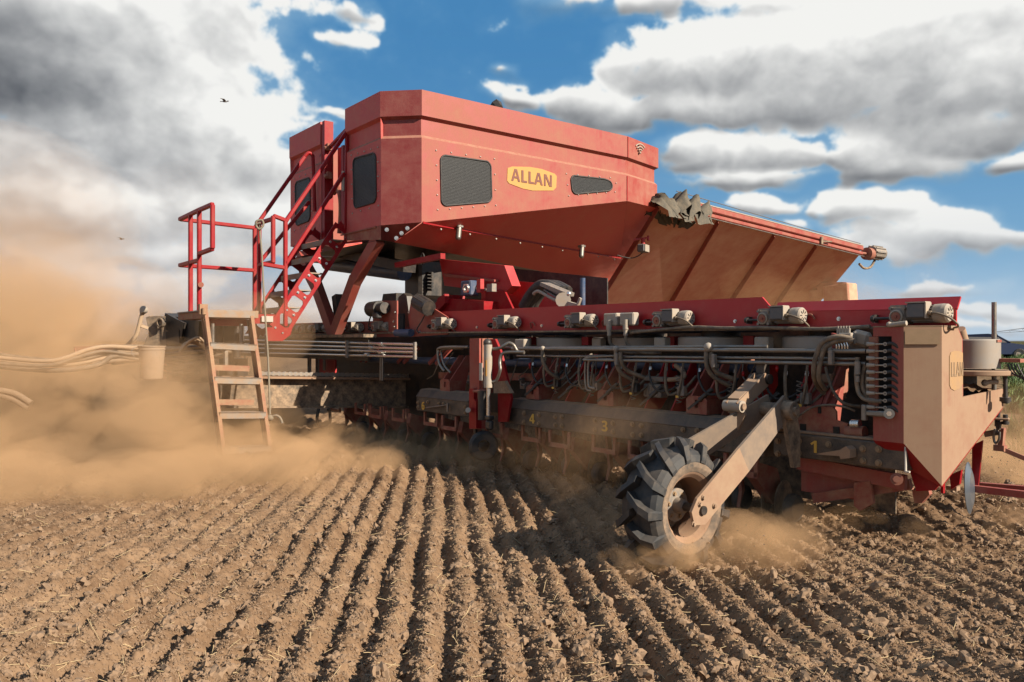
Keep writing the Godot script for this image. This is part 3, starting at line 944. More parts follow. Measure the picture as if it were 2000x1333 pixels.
func make_toolbar():
	# black beams with the row numbers
	var segs := [
		["toolbar", -0.465, 0.236, 0.402, 0.524],
		["toolbar", 0.29, 2.53, 0.378, 0.505],
		["toolbar", 3.04, 3.845, 0.385, 0.515],
	]
	var grp := []
	for k in 3:
		var q = segs[k]
		var g := group(q[0])
		grp.append(g)
		var s := Shape.new()
		s.box((P(q[1], q[3], 0.0) + P(q[2], q[4], 0.13)) * 0.5, Vector3(q[2] - q[1], q[4] - q[3], 0.13), Basis.IDENTITY, 0.006)
		obj("box_beam", s, M.beam_steel, g)
		s = Shape.new()
		if k == 0:
			s.box((P(q[1] + 0.02, q[4] + 0.008, 0.01) + P(q[2] - 0.01, q[4] + 0.008, 0.12)) * 0.5, Vector3(q[2] - q[1] - 0.03, 0.014, 0.105), Basis.IDENTITY, 0.004)
			obj("dirt_layer", s, M.dirt_layer, g)
		else:
			s.prism([P(q[1], q[4] - 0.004, -0.004), P(q[2], q[4] - 0.004, -0.004), P(q[2], q[4] + 0.058, 0.045), P(q[1], q[4] + 0.058, 0.045)], P(0, -0.008, 0.008))
			obj("guard_plate", s, M.beam_steel, g)
			s = Shape.new()
			s.prism([P(q[1], q[4] + 0.058, 0.045), P(q[2], q[4] + 0.058, 0.045), P(q[2], q[4] + 0.065, 0.13), P(q[1], q[4] + 0.065, 0.13)], P(0, -0.008, 0.0))
			obj("top_plate", s, M.dirt_layer, g)
	var right := P(-0.45, 0, 0)
	var s2 := Shape.new()
	s2.box(P(-0.462, 0.463, -0.006), Vector3(0.006, 0.124, 0.012))
	s2.box(P(-0.465, 0.526, 0.05), Vector3(0.006, 0.006, 0.13))
	s2.box(P(-0.47, 0.403, -0.004), Vector3(0.02, 0.006, 0.014))
	obj("end_trim", s2, M.white, grp[0])
	# bolts in fours
	var heads := []
	for p in [P(0.204, 0.477, -0.002), P(0.082, 0.489, -0.002), P(0.082, 0.427, -0.002), P(0.204, 0.41, -0.002), P(-0.082, 0.488, -0.002), P(-0.258, 0.486, -0.002), P(-0.335, 0.492, -0.002), P(-0.26, 0.428, -0.002), P(-0.335, 0.427, -0.002)]:
		heads.append(p)
	bolts("bolt", heads, Vector3(0, 0, 1), 0.0135, M.plate_worn, grp[0])
	heads = []
	for p in [P(2.321, 0.471, -0.002), P(2.151, 0.472, -0.002), P(2.321, 0.407, -0.002), P(2.151, 0.409, -0.002), P(1.973, 0.47, -0.002), P(1.903, 0.476, -0.002), P(1.973, 0.413, -0.002), P(1.903, 0.412, -0.002), P(1.574, 0.477, -0.002), P(1.574, 0.416, -0.002), P(1.409, 0.473, -0.002), P(1.409, 0.417, -0.002), P(1.239, 0.478, -0.002), P(1.165, 0.477, -0.002), P(1.239, 0.413, -0.002), P(1.165, 0.417, -0.002), P(0.835, 0.481, -0.002), P(0.733, 0.484, -0.002), P(0.835, 0.418, -0.002), P(0.565, 0.473, -0.002), P(0.565, 0.419, -0.002), P(0.344, 0.422, -0.002)]:
		heads.append(p)
	bolts("bolt", heads, Vector3(0, 0, 1), 0.014, M.plate_worn, grp[1])
	heads = []
	for p in [P(3.808, 0.459, -0.002), P(3.808, 0.418, -0.002), P(3.647, 0.473, -0.002), P(3.467, 0.471, -0.002), P(3.396, 0.475, -0.002), P(3.079, 0.466, -0.002), P(3.079, 0.42, -0.002)]:
		heads.append(p)
	bolts("bolt", heads, Vector3(0, 0, 1), 0.013, M.plate_worn, grp[2])
	# painted row numbers
	lettering("row_number", "1", 0.085, 0.003, M.yellow_number, grp[0], P(-0.005, 0.467, -0.003), Basis.IDENTITY, Vector3(1.15, 1.0, 1))
	lettering("row_number", "3", 0.095, 0.003, M.yellow_number, grp[1], P(1.487, 0.444, -0.003), Basis.IDENTITY, Vector3(1.15, 1.0, 1))
	lettering("row_number", "4", 0.095, 0.003, M.yellow_number, grp[1], P(2.231, 0.436, -0.003), Basis.IDENTITY, Vector3(1.15, 1.0, 1))
	lettering("row_number", "6", 0.095, 0.003, M.yellow_number, grp[2], P(3.729, 0.432, -0.003), Basis.IDENTITY, Vector3(1.0, 1.0, 1))
	# small levers on the beams
	s2 = Shape.new()
	s2.tube([P(3.635, 0.422, -0.03), P(3.307, 0.469, -0.03)], 0.008, 6)
	s2.tube([P(3.299, 0.483, -0.03), P(3.299, 0.415, -0.03)], 0.010, 6)
	obj("catch_lever", s2, M.tube_steel, grp[2])
	s2 = Shape.new()
	s2.prism([P(-0.042, 0.441, -0.07), P(-0.177, 0.476, -0.07), P(-0.208, 0.497, -0.07), P(-0.229, 0.484, -0.07), P(-0.229, 0.443, -0.07), P(-0.182, 0.432, -0.07), P(-0.177, 0.447, -0.07), P(-0.102, 0.443, -0.07)], P(0, 0, 0.06))
	obj("catch_lever", s2, M.tan_arm, grp[0])
	# brackets and openers, one of each per row
	var b := row_bracket()
	b.position = P(0.055, 0.555, 0.06)
	for u in [0.79, 1.544, 2.303, 3.479]:
		copy_part(b, P(u, 0.572, 0.06), Basis.from_scale(Vector3(1.0, 1.0, 1.0) * (0.97 + 0.02 * fmod(u * 7.0, 2.0))))
	# the larger red yoke over row one
	var g2 := group("row_yoke")
	var y := Shape.new()
	y.prism([P(0.141, 0.509, 0.05), P(0.138, 0.584, 0.05), P(0.1, 0.595, 0.05), P(0.091, 0.641, 0.05), P(0.068, 0.666, 0.05), P(-0.071, 0.67, 0.05), P(-0.09, 0.648, 0.05), P(-0.092, 0.605, 0.05), P(-0.149, 0.594, 0.05), P(-0.149, 0.526, 0.05)], P(0, 0, 0.014))
	obj("yoke_plate", y, M.red_rust, g2)
	for p in [P(0.089, 0.556, 0.047), P(-0.094, 0.557, 0.047)]:
		y = Shape.new(); y.box(p, Vector3(0.032, 0.032, 0.006)); obj("square_hole", y, M.black_void, g2)
	y = Shape.new(); y.box(P(-0.003, 0.65, 0.047), Vector3(0.016, 0.034, 0.006)); obj("slot", y, M.black_void, g2)
	for e in [[1590, 800, 1605, 752], [1617, 800, 1632, 752]]:
		y = Shape.new()
		y.bar(P(0.061, 0.651, 0.1) if e[0] == 1590 else P(-0.016, 0.656, 0.1), P(0.107, 0.776, 0.26) if e[0] == 1590 else P(0.028, 0.774, 0.26), 0.012, 0.07, Vector3.RIGHT)
		obj("yoke_cheek", y, M.red_side, g2)
	y = Shape.new(); y.box(P(0.077, 0.801, 0.26), Vector3(0.075, 0.05, 0.05), Basis.IDENTITY, 0.008); obj("yoke_cap", y, M.tan_arm, g2)
	y = Shape.new(); y.cyl(P(0.22, 0.539, 0.06), P(0.144, 0.545, 0.06), 0.032, 14); obj("pivot_tube", y, M.red_rust, g2)
	y = Shape.new(); y.cyl(P(-0.143, 0.55, 0.06), P(-0.235, 0.556, 0.06), 0.032, 14); obj("pivot_tube", y, M.red_rust, g2)
	y = Shape.new(); y.cyl(P(-0.175, 0.594, 0.045), P(-0.217, 0.597, 0.045), 0.022, 12); obj("pivot_bush", y, M.bright_steel, g2)
	var o := opener_unit()
	o.position = P(0.45, 0.375, 0.02)
	for u in [0.80, 1.16, 1.544, 1.92, 2.30, 2.68, 3.3, 3.68, 4.2, 4.6, 5.0, 5.45]:
		copy_part(o, P(u, 0.375, 0.02 + 0.03 * sin(u * 9.0)))
	# lower frames beneath row one
	var lf := group("lower_frame")
	y = Shape.new()
	y.bar(P(0.161, 0.358, 0.12), P(-0.403, 0.33, 0.12), 0.03, 0.07)
	obj("frame_rail", y, M.red_side, lf)
	y = Shape.new(); y.bar(P(0.097, 0.174, 0.16), P(-0.408, 0.319, 0.16), 0.03, 0.05); obj("frame_rail", y, M.red_rust, lf)
	y = Shape.new(); y.prism([P(-0.156, 0.297, 0.1), P(-0.239, 0.316, 0.1), P(-0.255, 0.211, 0.1), P(-0.187, 0.163, 0.1), P(-0.156, 0.183, 0.1)], P(0, 0, 0.02)); obj("side_plate", y, M.red_rust, lf)
	y = Shape.new(); y.box(P(0.019, 0.275, 0.2), Vector3(0.34, 0.16, 0.02)); obj("side_plate", y, M.red_side, lf)
	y = Shape.new(); y.cyl(P(-0.389, 0.351, 0.06), P(-0.428, 0.365, -0.02), 0.028, 14); y.cyl(P(-0.428, 0.365, -0.02), P(-0.438, 0.368, -0.04), 0.016, 8); obj("roller_end", y, M.red_rust, lf)
	# added dark skirt behind the openers, closes the background and blocks sun
	y = Shape.new()
	y.box((P(-0.1, 0.06, 0.64) + P(4.3, 0.42, 0.64)) * 0.5, Vector3(4.4, 0.36, 0.012))
	obj("added_backing_skirt", y, M.dusty_black)
	# added dark plates behind the pipes, stand in for shade and stop stray sun
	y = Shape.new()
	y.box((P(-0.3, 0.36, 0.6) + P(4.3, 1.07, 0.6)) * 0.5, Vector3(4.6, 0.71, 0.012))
	obj("added_backing_plate", y, M.black_steel)
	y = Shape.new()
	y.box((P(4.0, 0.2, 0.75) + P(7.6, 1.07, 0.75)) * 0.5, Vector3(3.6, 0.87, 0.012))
	obj("added_backing_plate", y, M.black_steel)
	# blue tubes and red beam deep inside
	y = Shape.new(); y.tube([P(0.552, 0.843, 0.42), P(5.772, 0.796, 0.42)], 0.035, 12); obj("blue_tube", y, M.blue_paint)
	y = Shape.new(); y.bar(P(0.572, 0.759, 0.45), P(4.152, 0.674, 0.45), 0.04, 0.06); obj("cross_beam", y, M.red_rust)
	y = Shape.new(); y.tube([P(0.403, 1.081, 0.3), P(4.564, 1.065, 0.3)], 0.03, 12); obj("blue_tube", y, M.blue_paint)
	y = Shape.new(); y.cyl(P(4.373, 1.077, 0.1), P(4.101, 1.075, 0.1), 0.035, 16); obj("blue_roller", y, M.blue_paint)
	for p in [[P(2.692, 0.804, 0.36), 0.03], [P(2.15, 0.752, 0.36), 0.014], [P(1.166, 0.842, 0.3), 0.02], [P(1.222, 0.778, 0.3), 0.022], [P(0.377, 0.845, 0.25), 0.02], [P(0.637, 0.804, 0.3), 0.02], [P(2.209, 0.817, 0.3), 0.016]]:
		y = Shape.new()
		y.ball(p[0], p[1], 8, Vector3(0.5, 1.0, 0.5))
		obj("red_cap", y, M.red_cap)
	# grey valve block and small fittings
	var vb := group("valve_block")
	y = Shape.new(); y.box(P(1.224, 0.757, 0.2), Vector3(0.16, 0.03, 0.06), Basis.IDENTITY, 0.005); obj("valve_top", y, M.cast_grey, vb)
	y = Shape.new(); y.box(P(1.229, 0.682, 0.2), Vector3(0.15, 0.085, 0.08), Basis.IDENTITY, 0.008)
	for k in 5: y.box(P(1.229, 0.682, 0.2) + Vector3(-0.05 + 0.025 * k, 0.0, 0.042), Vector3(0.008, 0.06, 0.006))
	obj("valve_body", y, M.cast_grey, vb)
	y = Shape.new(); y.box(P(1.664, 0.692, 0.1), Vector3(0.045, 0.05, 0.04)); obj("small_valve", y, M.cast_grey)

func make_pipes():
	var y := Shape.new()
	# long steel pipes on top of the toolbar
	var g := group("oil_pipes")
	for e in [[P(2.431, 0.943, -0.03), P(-0.288, 0.952, -0.03), 0.012], [P(2.395, 0.89, -0.01), P(-0.247, 0.914, -0.01), 0.008], [P(1.667, 0.874, -0.02), P(-0.282, 0.891, -0.02), 0.0105], [P(2.603, 0.949, 0.03), P(0.287, 0.97, 0.03), 0.010]]:
		y = Shape.new()
		y.tube([e[0], e[1]], e[2], 10)
		obj("steel_pipe", y, M.tube_steel, g)
	y = Shape.new(); y.tube(curve([P(1.667, 0.874, -0.02), P(1.608, 0.892, -0.02), P(1.382, 0.905, -0.02)], 4), 0.008, 8); obj("steel_pipe", y, M.tube_steel, g)
	y = Shape.new(); y.tube(curve([P(1.4, 0.882, -0.02), P(1.579, 0.875, -0.02), P(1.618, 0.851, -0.02), P(1.623, 0.756, -0.02), P(1.613, 0.698, -0.02), P(1.555, 0.688, -0.02)], 4), 0.009, 8); obj("bent_pipe", y, M.tube_steel, g)
	y = Shape.new(); y.tube(curve([P(1.461, 0.904, -0.01), P(1.643, 0.898, -0.01), P(1.658, 0.87, -0.01), P(1.663, 0.754, -0.01), P(1.648, 0.679, -0.01), P(1.599, 0.672, -0.01)], 4), 0.008, 8); obj("bent_pipe", y, M.tube_steel, g)
	y = Shape.new(); y.tube(curve([P(3.039, 0.951, 0), P(3.298, 0.949, 0), P(3.471, 0.939, 0), P(3.495, 0.904, 0), P(3.471, 0.809, 0), P(3.391, 0.746, 0)], 4), 0.012, 8); obj("bent_pipe", y, M.tube_steel, g)
	y = Shape.new(); y.tube(curve([P(3.14, 0.941, 0.02), P(3.438, 0.931, 0.02), P(3.47, 0.887, 0.02), P(3.422, 0.793, 0.02), P(3.329, 0.735, 0.02)], 4), 0.010, 8); obj("bent_pipe", y, M.tube_steel, g)
	for p in [P(1.334, 0.883, -0.045), P(0.581, 0.889, -0.045), P(-0.12, 0.92, -0.045)]:
		y = Shape.new(); y.box(p, Vector3(0.022, 0.075, 0.03), Basis.IDENTITY, 0.004); obj("pipe_clamp", y, M.cast_grey, g)
	for e in [[P(2.067, 0.946, -0.04), 0.020], [P(1.348, 0.951, -0.04), 0.020], [P(0.624, 0.965, -0.04), 0.027]]:
		y = Shape.new(); y.ball(e[0], e[1], 10); obj("pipe_tee", y, M.light_cast, g)
	# hoses that curve down from the tees
	for e in [[P(2.067, 0.935, -0.04), P(2.061, 0.856, -0.04), P(2.047, 0.783, 0), P(2.028, 0.731, 0.08)], [P(1.348, 0.935, -0.04), P(1.344, 0.857, -0.04), P(1.329, 0.789, 0), P(1.295, 0.738, 0.1)], [P(0.638, 0.942, -0.04), P(0.634, 0.862, -0.04), P(0.619, 0.798, 0), P(0.571, 0.748, 0.08)], [P(0.61, 0.937, -0.03), P(0.607, 0.874, -0.03), P(0.591, 0.822, 0), P(0.547, 0.786, 0.08)], [P(1.318, 0.929, -0.03), P(1.309, 0.871, -0.03), P(1.303, 0.812, 0.02), P(1.229, 0.767, 0.1)]]:
		y = Shape.new(); y.tube(curve(e, 5), 0.0135, 8); obj("drop_hose", y, M.hose, g)
	y = Shape.new(); y.tube(curve([P(1.107, 0.845, 0.25), P(1.007, 0.81, 0.2), P(0.99, 0.773, 0.18), P(1.122, 0.755, 0.2)], 5), 0.015, 8); obj("drop_hose", y, M.hose_tan, g)
	for e in [[P(-0.214, 1.01, -0.02), P(-0.152, 1.02, -0.05), P(-0.08, 0.99, -0.06), P(-0.042, 0.906, -0.06), P(-0.024, 0.829, -0.04), P(0.008, 0.769, 0.05), P(0.003, 0.733, 0.1)], [P(-0.222, 1, -0.02), P(-0.16, 1.005, -0.04), P(-0.091, 0.965, -0.05), P(-0.063, 0.884, -0.05), P(-0.046, 0.812, -0.03), P(-0.032, 0.757, 0.05)]]:
		y = Shape.new(); y.tube(curve(e, 5), 0.0125, 8); obj("drop_hose", y, M.hose, g)
	for e in [[P(-0.247, 0.922, -0.03), P(-0.245, 0.849, -0.04), P(-0.253, 0.766, -0.04), P(-0.283, 0.73, -0.05), P(-0.323, 0.72, -0.05), P(-0.367, 0.72, -0.04)], [P(-0.277, 0.886, -0.02), P(-0.262, 0.812, -0.02), P(-0.277, 0.747, -0.02), P(-0.307, 0.705, 0), P(-0.319, 0.668, 0.02)], [P(-0.29, 0.879, -0.01), P(-0.282, 0.813, -0.01), P(-0.287, 0.752, -0.01), P(-0.292, 0.704, 0)]]:
		y = Shape.new(); y.tube(curve(e, 5), 0.010, 8); obj("drop_hose", y, M.hose, g)
	y = Shape.new(); y.cyl(P(-0.256, 0.903, -0.05), P(-0.256, 0.842, -0.05), 0.014, 8); y.cyl(P(-0.256, 0.835, -0.05), P(-0.256, 0.806, -0.05), 0.011, 6); obj("hose_fitting", y, M.cast_grey, g)
	y = Shape.new(); y.tube(curve([P(0.054, 0.86, 0.2), P(0.004, 0.797, 0.15), P(-0.053, 0.736, 0.1), P(-0.107, 0.687, 0.1), P(-0.161, 0.673, 0.15)], 5), 0.008, 8); obj("drop_hose", y, M.hose, g)
	y = Shape.new(); y.tube(curve([P(0.143, 0.583, 0.02), P(0.076, 0.632, 0.03), P(0.018, 0.665, 0.03), P(-0.066, 0.681, 0.03), P(-0.136, 0.674, 0.05), P(-0.172, 0.655, 0.08)], 5), 0.006, 6); obj("drop_hose", y, M.hose, g)
	# thin leads behind
	for k in 26:
		var u := rng.randf_range(0.1, 3.9)
		var a := P(u, rng.randf_range(0.78, 0.92), rng.randf_range(0.22, 0.42))
		var b := a + Vector3(rng.randf_range(-0.22, 0.22), rng.randf_range(-0.32, -0.12), rng.randf_range(-0.06, 0.08))
		y = Shape.new(); y.tube(curve([a, a.lerp(b, 0.3) + Vector3(rng.randf_range(-0.05, 0.05), -0.06, 0.02), a.lerp(b, 0.7) + Vector3(rng.randf_range(-0.06, 0.06), -0.03, 0), b], 4), 0.005, 6)
		obj("thin_lead", y, M.hose if k % 3 else M.tube_steel, g)
	for k in 22:
		var p := P(rng.randf_range(0.1, 3.9), rng.randf_range(0.62, 0.9), rng.randf_range(0.2, 0.5))
		y = Shape.new(); y.box(p, Vector3(rng.randf_range(0.02, 0.07), rng.randf_range(0.02, 0.06), 0.04), Basis.IDENTITY, 0.004)
		y.cyl(p + Vector3(0, 0.01, 0), p + Vector3(0.0, 0.01, 0.035), 0.008, 6)
		obj("coupling", y, M.cast_grey if k % 2 else M.black_steel, g)
	# more gear of each row: springs, hose loops, red side plates, tags and ties
	for k in 6:
		var u: float = [0.36, 0.80, 1.18, 1.56, 1.95, 2.32][k]
		for q in 2:
			var uu := u - 0.12 - 0.16 * q
			y = Shape.new()
			y.prism([P(uu, 0.56, 0.14), P(uu, 0.80, 0.30), P(uu, 0.90, 0.36), P(uu, 0.90, 0.46), P(uu, 0.74, 0.46), P(uu, 0.56, 0.30)], Vector3(0.010, 0, 0))
			obj("unit_plate", y, M.red_rust if (k + q) % 2 else M.red_belly, g)
		var coil := []
		for t in 49:
			coil.append(P(u - 0.20 + cos(t * 0.9) * 0.016, 0.62 + 0.0035 * t, 0.13 + sin(t * 0.9) * 0.016))
		y = Shape.new(); y.tube(coil, 0.0035, 5); obj("coil_spring", y, M.cast_grey, g)
		for q in 3:
			var a := P(u - 0.05 - 0.11 * q, 0.885, 0.05 + 0.02 * q)
			y = Shape.new()
			y.tube(curve([a, a + Vector3(0.01, -0.10, 0.03), a + Vector3(0.06 - 0.04 * q, -0.19 - 0.02 * q, 0.01), a + Vector3(0.13 - 0.05 * q, -0.17, -0.07), a + Vector3(0.15 - 0.05 * q, -0.10, -0.15)], 5), 0.0075 + 0.002 * (q % 2), 7)
			obj("drop_hose", y, M.hose if q else M.rubber, g)
			y = Shape.new(); y.cyl(a + Vector3(0.004, -0.045, 0.012), a + Vector3(0.006, -0.065, 0.018), 0.0115, 8); obj("hose_clip", y, M.bright_steel, g)
		y = Shape.new(); y.box(P(u - 0.26, 0.70, 0.09), Vector3(0.05, 0.06, 0.04), Basis.IDENTITY, 0.005); y.cyl(P(u - 0.26, 0.73, 0.09), P(u - 0.26, 0.775, 0.09), 0.012, 8); obj("row_valve", y, M.black_steel if k % 2 else M.cast_grey, g)
		y = Shape.new(); y.box(P(u - 0.24, 0.665, 0.066), Vector3(0.022, 0.014, 0.003)); obj("row_tag", y, M.yellow_number, g)
		y = Shape.new(); y.bar(P(u + 0.02, 0.60, 0.02), P(u - 0.10, 0.72, 0.10), 0.014, 0.014); y.cyl(P(u - 0.04, 0.655, 0.05), P(u - 0.10, 0.72, 0.09), 0.014, 8); obj("tension_rod", y, M.black_steel, g)
	# flat metering drums under the board
	for e in [[2.28, 0.42], [1.55, 0.50], [0.86, 0.38], [0.12, 0.38], [3.0, 0.48]]:
		var d := group("metering_drum")
		y = Shape.new(); y.lathe(P(e[0], 0.955, e[1]), Vector3.UP, [[0.0, 0.0], [0.25, 0.0], [0.26, 0.008], [0.26, 0.064], [0.25, 0.07], [0.18, 0.074], [0.0, 0.076]], 40)
		obj("drum_rim", y, M.drum_steel, d)
		y = Shape.new(); y.cyl(P(e[0], 1.03, e[1]), P(e[0], 1.065, e[1]), 0.12, 18); obj("drum_hub", y, M.black_steel, d)
		y = Shape.new(); y.box(P(e[0] + 0.28, 0.985, e[1] - 0.22), Vector3(0.09, 0.075, 0.06), Basis.IDENTITY, 0.006); obj("sensor_box", y, M.light_cast, d)
		y = Shape.new(); y.box(P(e[0] - 0.29, 1.0, e[1] - 0.1), Vector3(0.07, 0.06, 0.05)); obj("drum_latch", y, M.red_paint, d)
	# four rods at the far side, in clamps
	var r := group("rod_bundle")
	for e in [[P(9.464, 1.029, -0.12), P(3.655, 0.969, -0.12)], [P(9.464, 0.971, -0.12), P(3.655, 0.934, -0.12)], [P(9.464, 0.912, -0.12), P(3.655, 0.904, -0.12)], [P(9.464, 0.846, -0.12), P(3.655, 0.864, -0.12)]]:
		y = Shape.new(); y.tube([e[0], e[1]], 0.013, 10); obj("rod", y, M.bright_steel, r)
	for e in [[P(4.925, 1.005, -0.14), P(4.925, 0.834, -0.14)], [P(3.639, 0.991, -0.14), P(3.639, 0.843, -0.14)], [P(7.062, 1.024, -0.14), P(7.062, 0.823, -0.14)]]:
		y = Shape.new(); y.bar(e[0], e[1], 0.03, 0.02, Vector3.FORWARD); obj("rod_clamp", y, M.cast_grey, r)
	for p in [P(4.266, 0.972, -0.122), P(4.453, 0.938, -0.122), P(4.266, 0.897, -0.122), P(4.534, 0.87, -0.122)]:
		y = Shape.new(); y.cyl(p + Vector3(-0.03, 0, 0), p + Vector3(0.03, 0, 0), 0.02, 8); obj("rod_union", y, M.bright_steel, r)
	y = Shape.new(); y.box((P(9.53, 1.074, -0.1) + P(3.856, 1.027, -0.02)) * 0.5, Vector3(4.2, 0.03, 0.14)); obj("top_channel", y, M.dusty_black, r)
	y = Shape.new(); y.box((P(9.695, 0.94, -0.05) + P(3.771, 0.915, -0.05)) * 0.5, Vector3(4.2, 0.24, 0.02)); obj("back_channel", y, M.black_steel, r)
	# gear between rods and the side plate, seen as red and black pieces
	for e in [[595, 625], [690, 640], [760, 660]]:
		for k in 2:
			y = Shape.new()
			var p: Vector3 = P(lerpf(5.6, 4.2, (e[0] - 595) / 165.0) - 0.12 * k, 0.78, 0.35)
			y.bar(p, p + Vector3(0.1, 0.16, -0.12), 0.012, 0.06, Vector3.RIGHT)
			obj("cheek_plate", y, M.red_side)
	y = Shape.new(); y.box(P(6.301, 0.729, 0.3), Vector3(0.42, 0.22, 0.02)); obj("gear_guard", y, M.red_belly)
	y = Shape.new(); y.box(P(6.519, 0.724, 0.26), Vector3(0.02, 0.2, 0.02)); y.box(P(6.288, 0.742, 0.25), Vector3(0.06, 0.16, 0.01)); obj("gear_guard", y, M.cast_grey)
	for x in [P(6.385, 0.742, 0.1), P(6.329, 0.743, 0.1), P(4.682, 0.755, 0.1), P(4.641, 0.756, 0.1), P(8.457, 0.779, 0.1)]:
		y = Shape.new(); y.cyl(x + Vector3(0, 0.14, 0), x + Vector3(0, -0.14, 0), 0.012, 8); obj("feed_pipe", y, M.tube_steel)

func make_side_plate():
	# dusty steel side plate on the far side with a drive chain along its top
	var g := group("side_plate")
	var s := Shape.new()
	s.prism([P(5.3, 0.651, -1.243), P(5.3, 0.57, 0.807), P(5.3, 0.29, 0.807), P(5.3, 0.384, -1.243)], Vector3(-0.03, 0, 0))
	obj("plate", s, M.dusty_black, g)
	s = Shape.new()
	s.bar(P(5.25, 0.668, -1.259), P(5.25, 0.589, 0.777), 0.10, 0.02)
	obj("plate_flange", s, M.tan_coat, g)
	s = Shape.new()
	s.bar(P(5.26, 0.387, -1.256), P(5.26, 0.288, 0.783), 0.05, 0.018)
	obj("plate_flange", s, M.dusty_black, g)
	var a: Vector3 = P(5.24, 0.693, -0.926)
	var b: Vector3 = P(5.24, 0.623, 0.772)
	s = Shape.new()
	for k in 62:
		var p := a.lerp(b, k / 61.0)
		s.box(p, Vector3(0.02, 0.028 if k % 2 else 0.040, 0.028), Basis.IDENTITY)
	obj("drive_chain", s, M.cast_grey, g, "stuff")
	s = Shape.new()
	s.tube(curve([P(5.2, 0.328, -0.31), P(5.2, 0.227, -0.327), P(5.2, 0.154, -0.305), P(5.2, 0.13, -0.245), P(5.2, 0.167, -0.195), P(5.2, 0.28, -0.19), P(5.2, 0.322, -0.212)], 5), 0.016, 8)
	obj("hanging_ring", s, M.rubber, g)

func make_post():
	# lifting mast with its ram and small wheel, between rows five and six
	var g := group("lifting_mast")
	var s := Shape.new()
	s.prism([P(2.809, 1.02, -0.15), P(2.681, 1.019, -0.15), P(2.681, 0.333, -0.15), P(2.809, 0.322, -0.15)], P(0, 0, 0.10))
	obj("mast_channel", s, M.red_side, g)
	s = Shape.new()
	s.prism([P(2.709, 1.02, -0.13), P(2.669, 1.019, -0.13), P(2.669, 0.604, -0.13), P(2.709, 0.602, -0.13)], P(0, 0, 0.10))
	obj("mast_flange", s, M.red_rust, g)
	s = Shape.new()
	s.prism([P(2.773, 0.636, -0.18), P(2.712, 0.639, -0.18), P(2.712, 0.561, -0.18), P(2.679, 0.544, -0.18), P(2.679, 0.339, -0.18), P(2.773, 0.331, -0.18)], P(0, 0, 0.05))
	obj("mast_sleeve", s, M.red_paint, g)
	s = Shape.new()
	s.prism([P(2.779, 1.016, -0.06), P(2.601, 1.015, -0.06), P(2.53, 0.916, -0.06), P(2.424, 0.637, -0.06), P(2.405, 0.577, -0.06), P(2.455, 0.4, -0.06), P(2.562, 0.391, -0.06), P(2.568, 0.607, -0.06), P(2.633, 0.689, -0.06), P(2.779, 0.754, -0.06)], P(0, 0, 0.02))
	obj("mast_side_plate", s, M.red_paint, g)
	s = Shape.new()
	s.cyl(P(2.572, 0.631, -0.2), P(2.572, 0.414, -0.2), 0.034, 14)
	obj("guide_tube", s, M.black_steel, g)
	s = Shape.new(); s.box(P(2.612, 0.625, -0.19), Vector3(0.10, 0.02, 0.08), Basis.IDENTITY, 0.005); obj("mast_collar", s, M.red_rust, g)
	s = Shape.new(); s.cyl(P(2.447, 0.974, -0.24), P(2.447, 0.661, -0.24), 0.031, 16); obj("ram_barrel", s, M.light_cast, g)
	s = Shape.new(); s.cyl(P(2.441, 0.661, -0.24), P(2.441, 0.442, -0.24), 0.015, 12); obj("ram_rod", s, M.bright_steel, g)
	s = Shape.new(); s.ball(P(2.453, 0.985, -0.24), 0.034, 10); s.box(P(2.428, 0.443, -0.24), Vector3(0.06, 0.03, 0.05), Basis.IDENTITY, 0.006); s.box(P(2.428, 0.391, -0.24), Vector3(0.07, 0.07, 0.04), Basis.IDENTITY, 0.012); obj("ram_clevis", s, M.black_steel, g)
	s = Shape.new(); s.box(P(2.424, 0.804, -0.275), Vector3(0.02, 0.115, 0.004)); obj("sticker", s, M.yellow, g)
	s = Shape.new(); s.box(P(2.578, 0.772, -0.21), Vector3(0.036, 0.13, 0.004)); obj("sticker", s, M.white, g)
	s = Shape.new(); s.cyl(P(2.758, 0.474, -0.2), P(2.701, 0.48, -0.24), 0.02, 10); obj("mast_pin", s, M.white, g)
	s = Shape.new(); s.prism([P(2.566, 0.693, -0.1), P(2.434, 0.706, -0.1), P(2.354, 0.619, -0.1), P(2.566, 0.608, -0.1)], P(0, 0, 0.03)); obj("dirt_layer", s, M.dirt_layer, g)
	for e in [[P(2.449, 0.94, -0.22), P(2.364, 0.948, -0.2), P(2.323, 0.971, -0.18), P(2.301, 0.985, -0.16), P(2.273, 0.971, -0.14), P(2.251, 0.927, -0.12), P(2.199, 0.916, -0.1)], [P(2.424, 0.702, -0.22), P(2.395, 0.718, -0.2), P(2.352, 0.79, -0.2), P(2.371, 0.844, -0.19), P(2.366, 0.896, -0.18), P(2.325, 0.919, -0.16), P(2.199, 0.92, -0.1)]]:
		s = Shape.new(); s.tube(curve(e, 5), 0.012, 8); obj("ram_hose", s, M.tube_steel, g)
	s = Shape.new(); s.box(P(2.41, 0.969, 0.05), Vector3(0.11, 0.09, 0.06), Basis.IDENTITY, 0.006); obj("ram_valve", s, M.light_cast, g)
	# small rubber wheel beneath
	s = Shape.new(); s.lathe(P(2.669, 0.204, -0.12), Vector3(0.9, 0, 0.44).normalized(), [[0.05, -0.035], [0.095, -0.035], [0.11, -0.02], [0.115, 0.0], [0.11, 0.02], [0.095, 0.035], [0.05, 0.035], [0.045, 0.0], [0.05, -0.035]], 26); obj("depth_wheel", s, M.rubber, g)
	s = Shape.new(); s.bar(P(2.805, 0.326, -0.1), P(2.785, 0.178, -0.1), 0.03, 0.02, Vector3.FORWARD); obj("wheel_fork", s, M.black_steel, g)

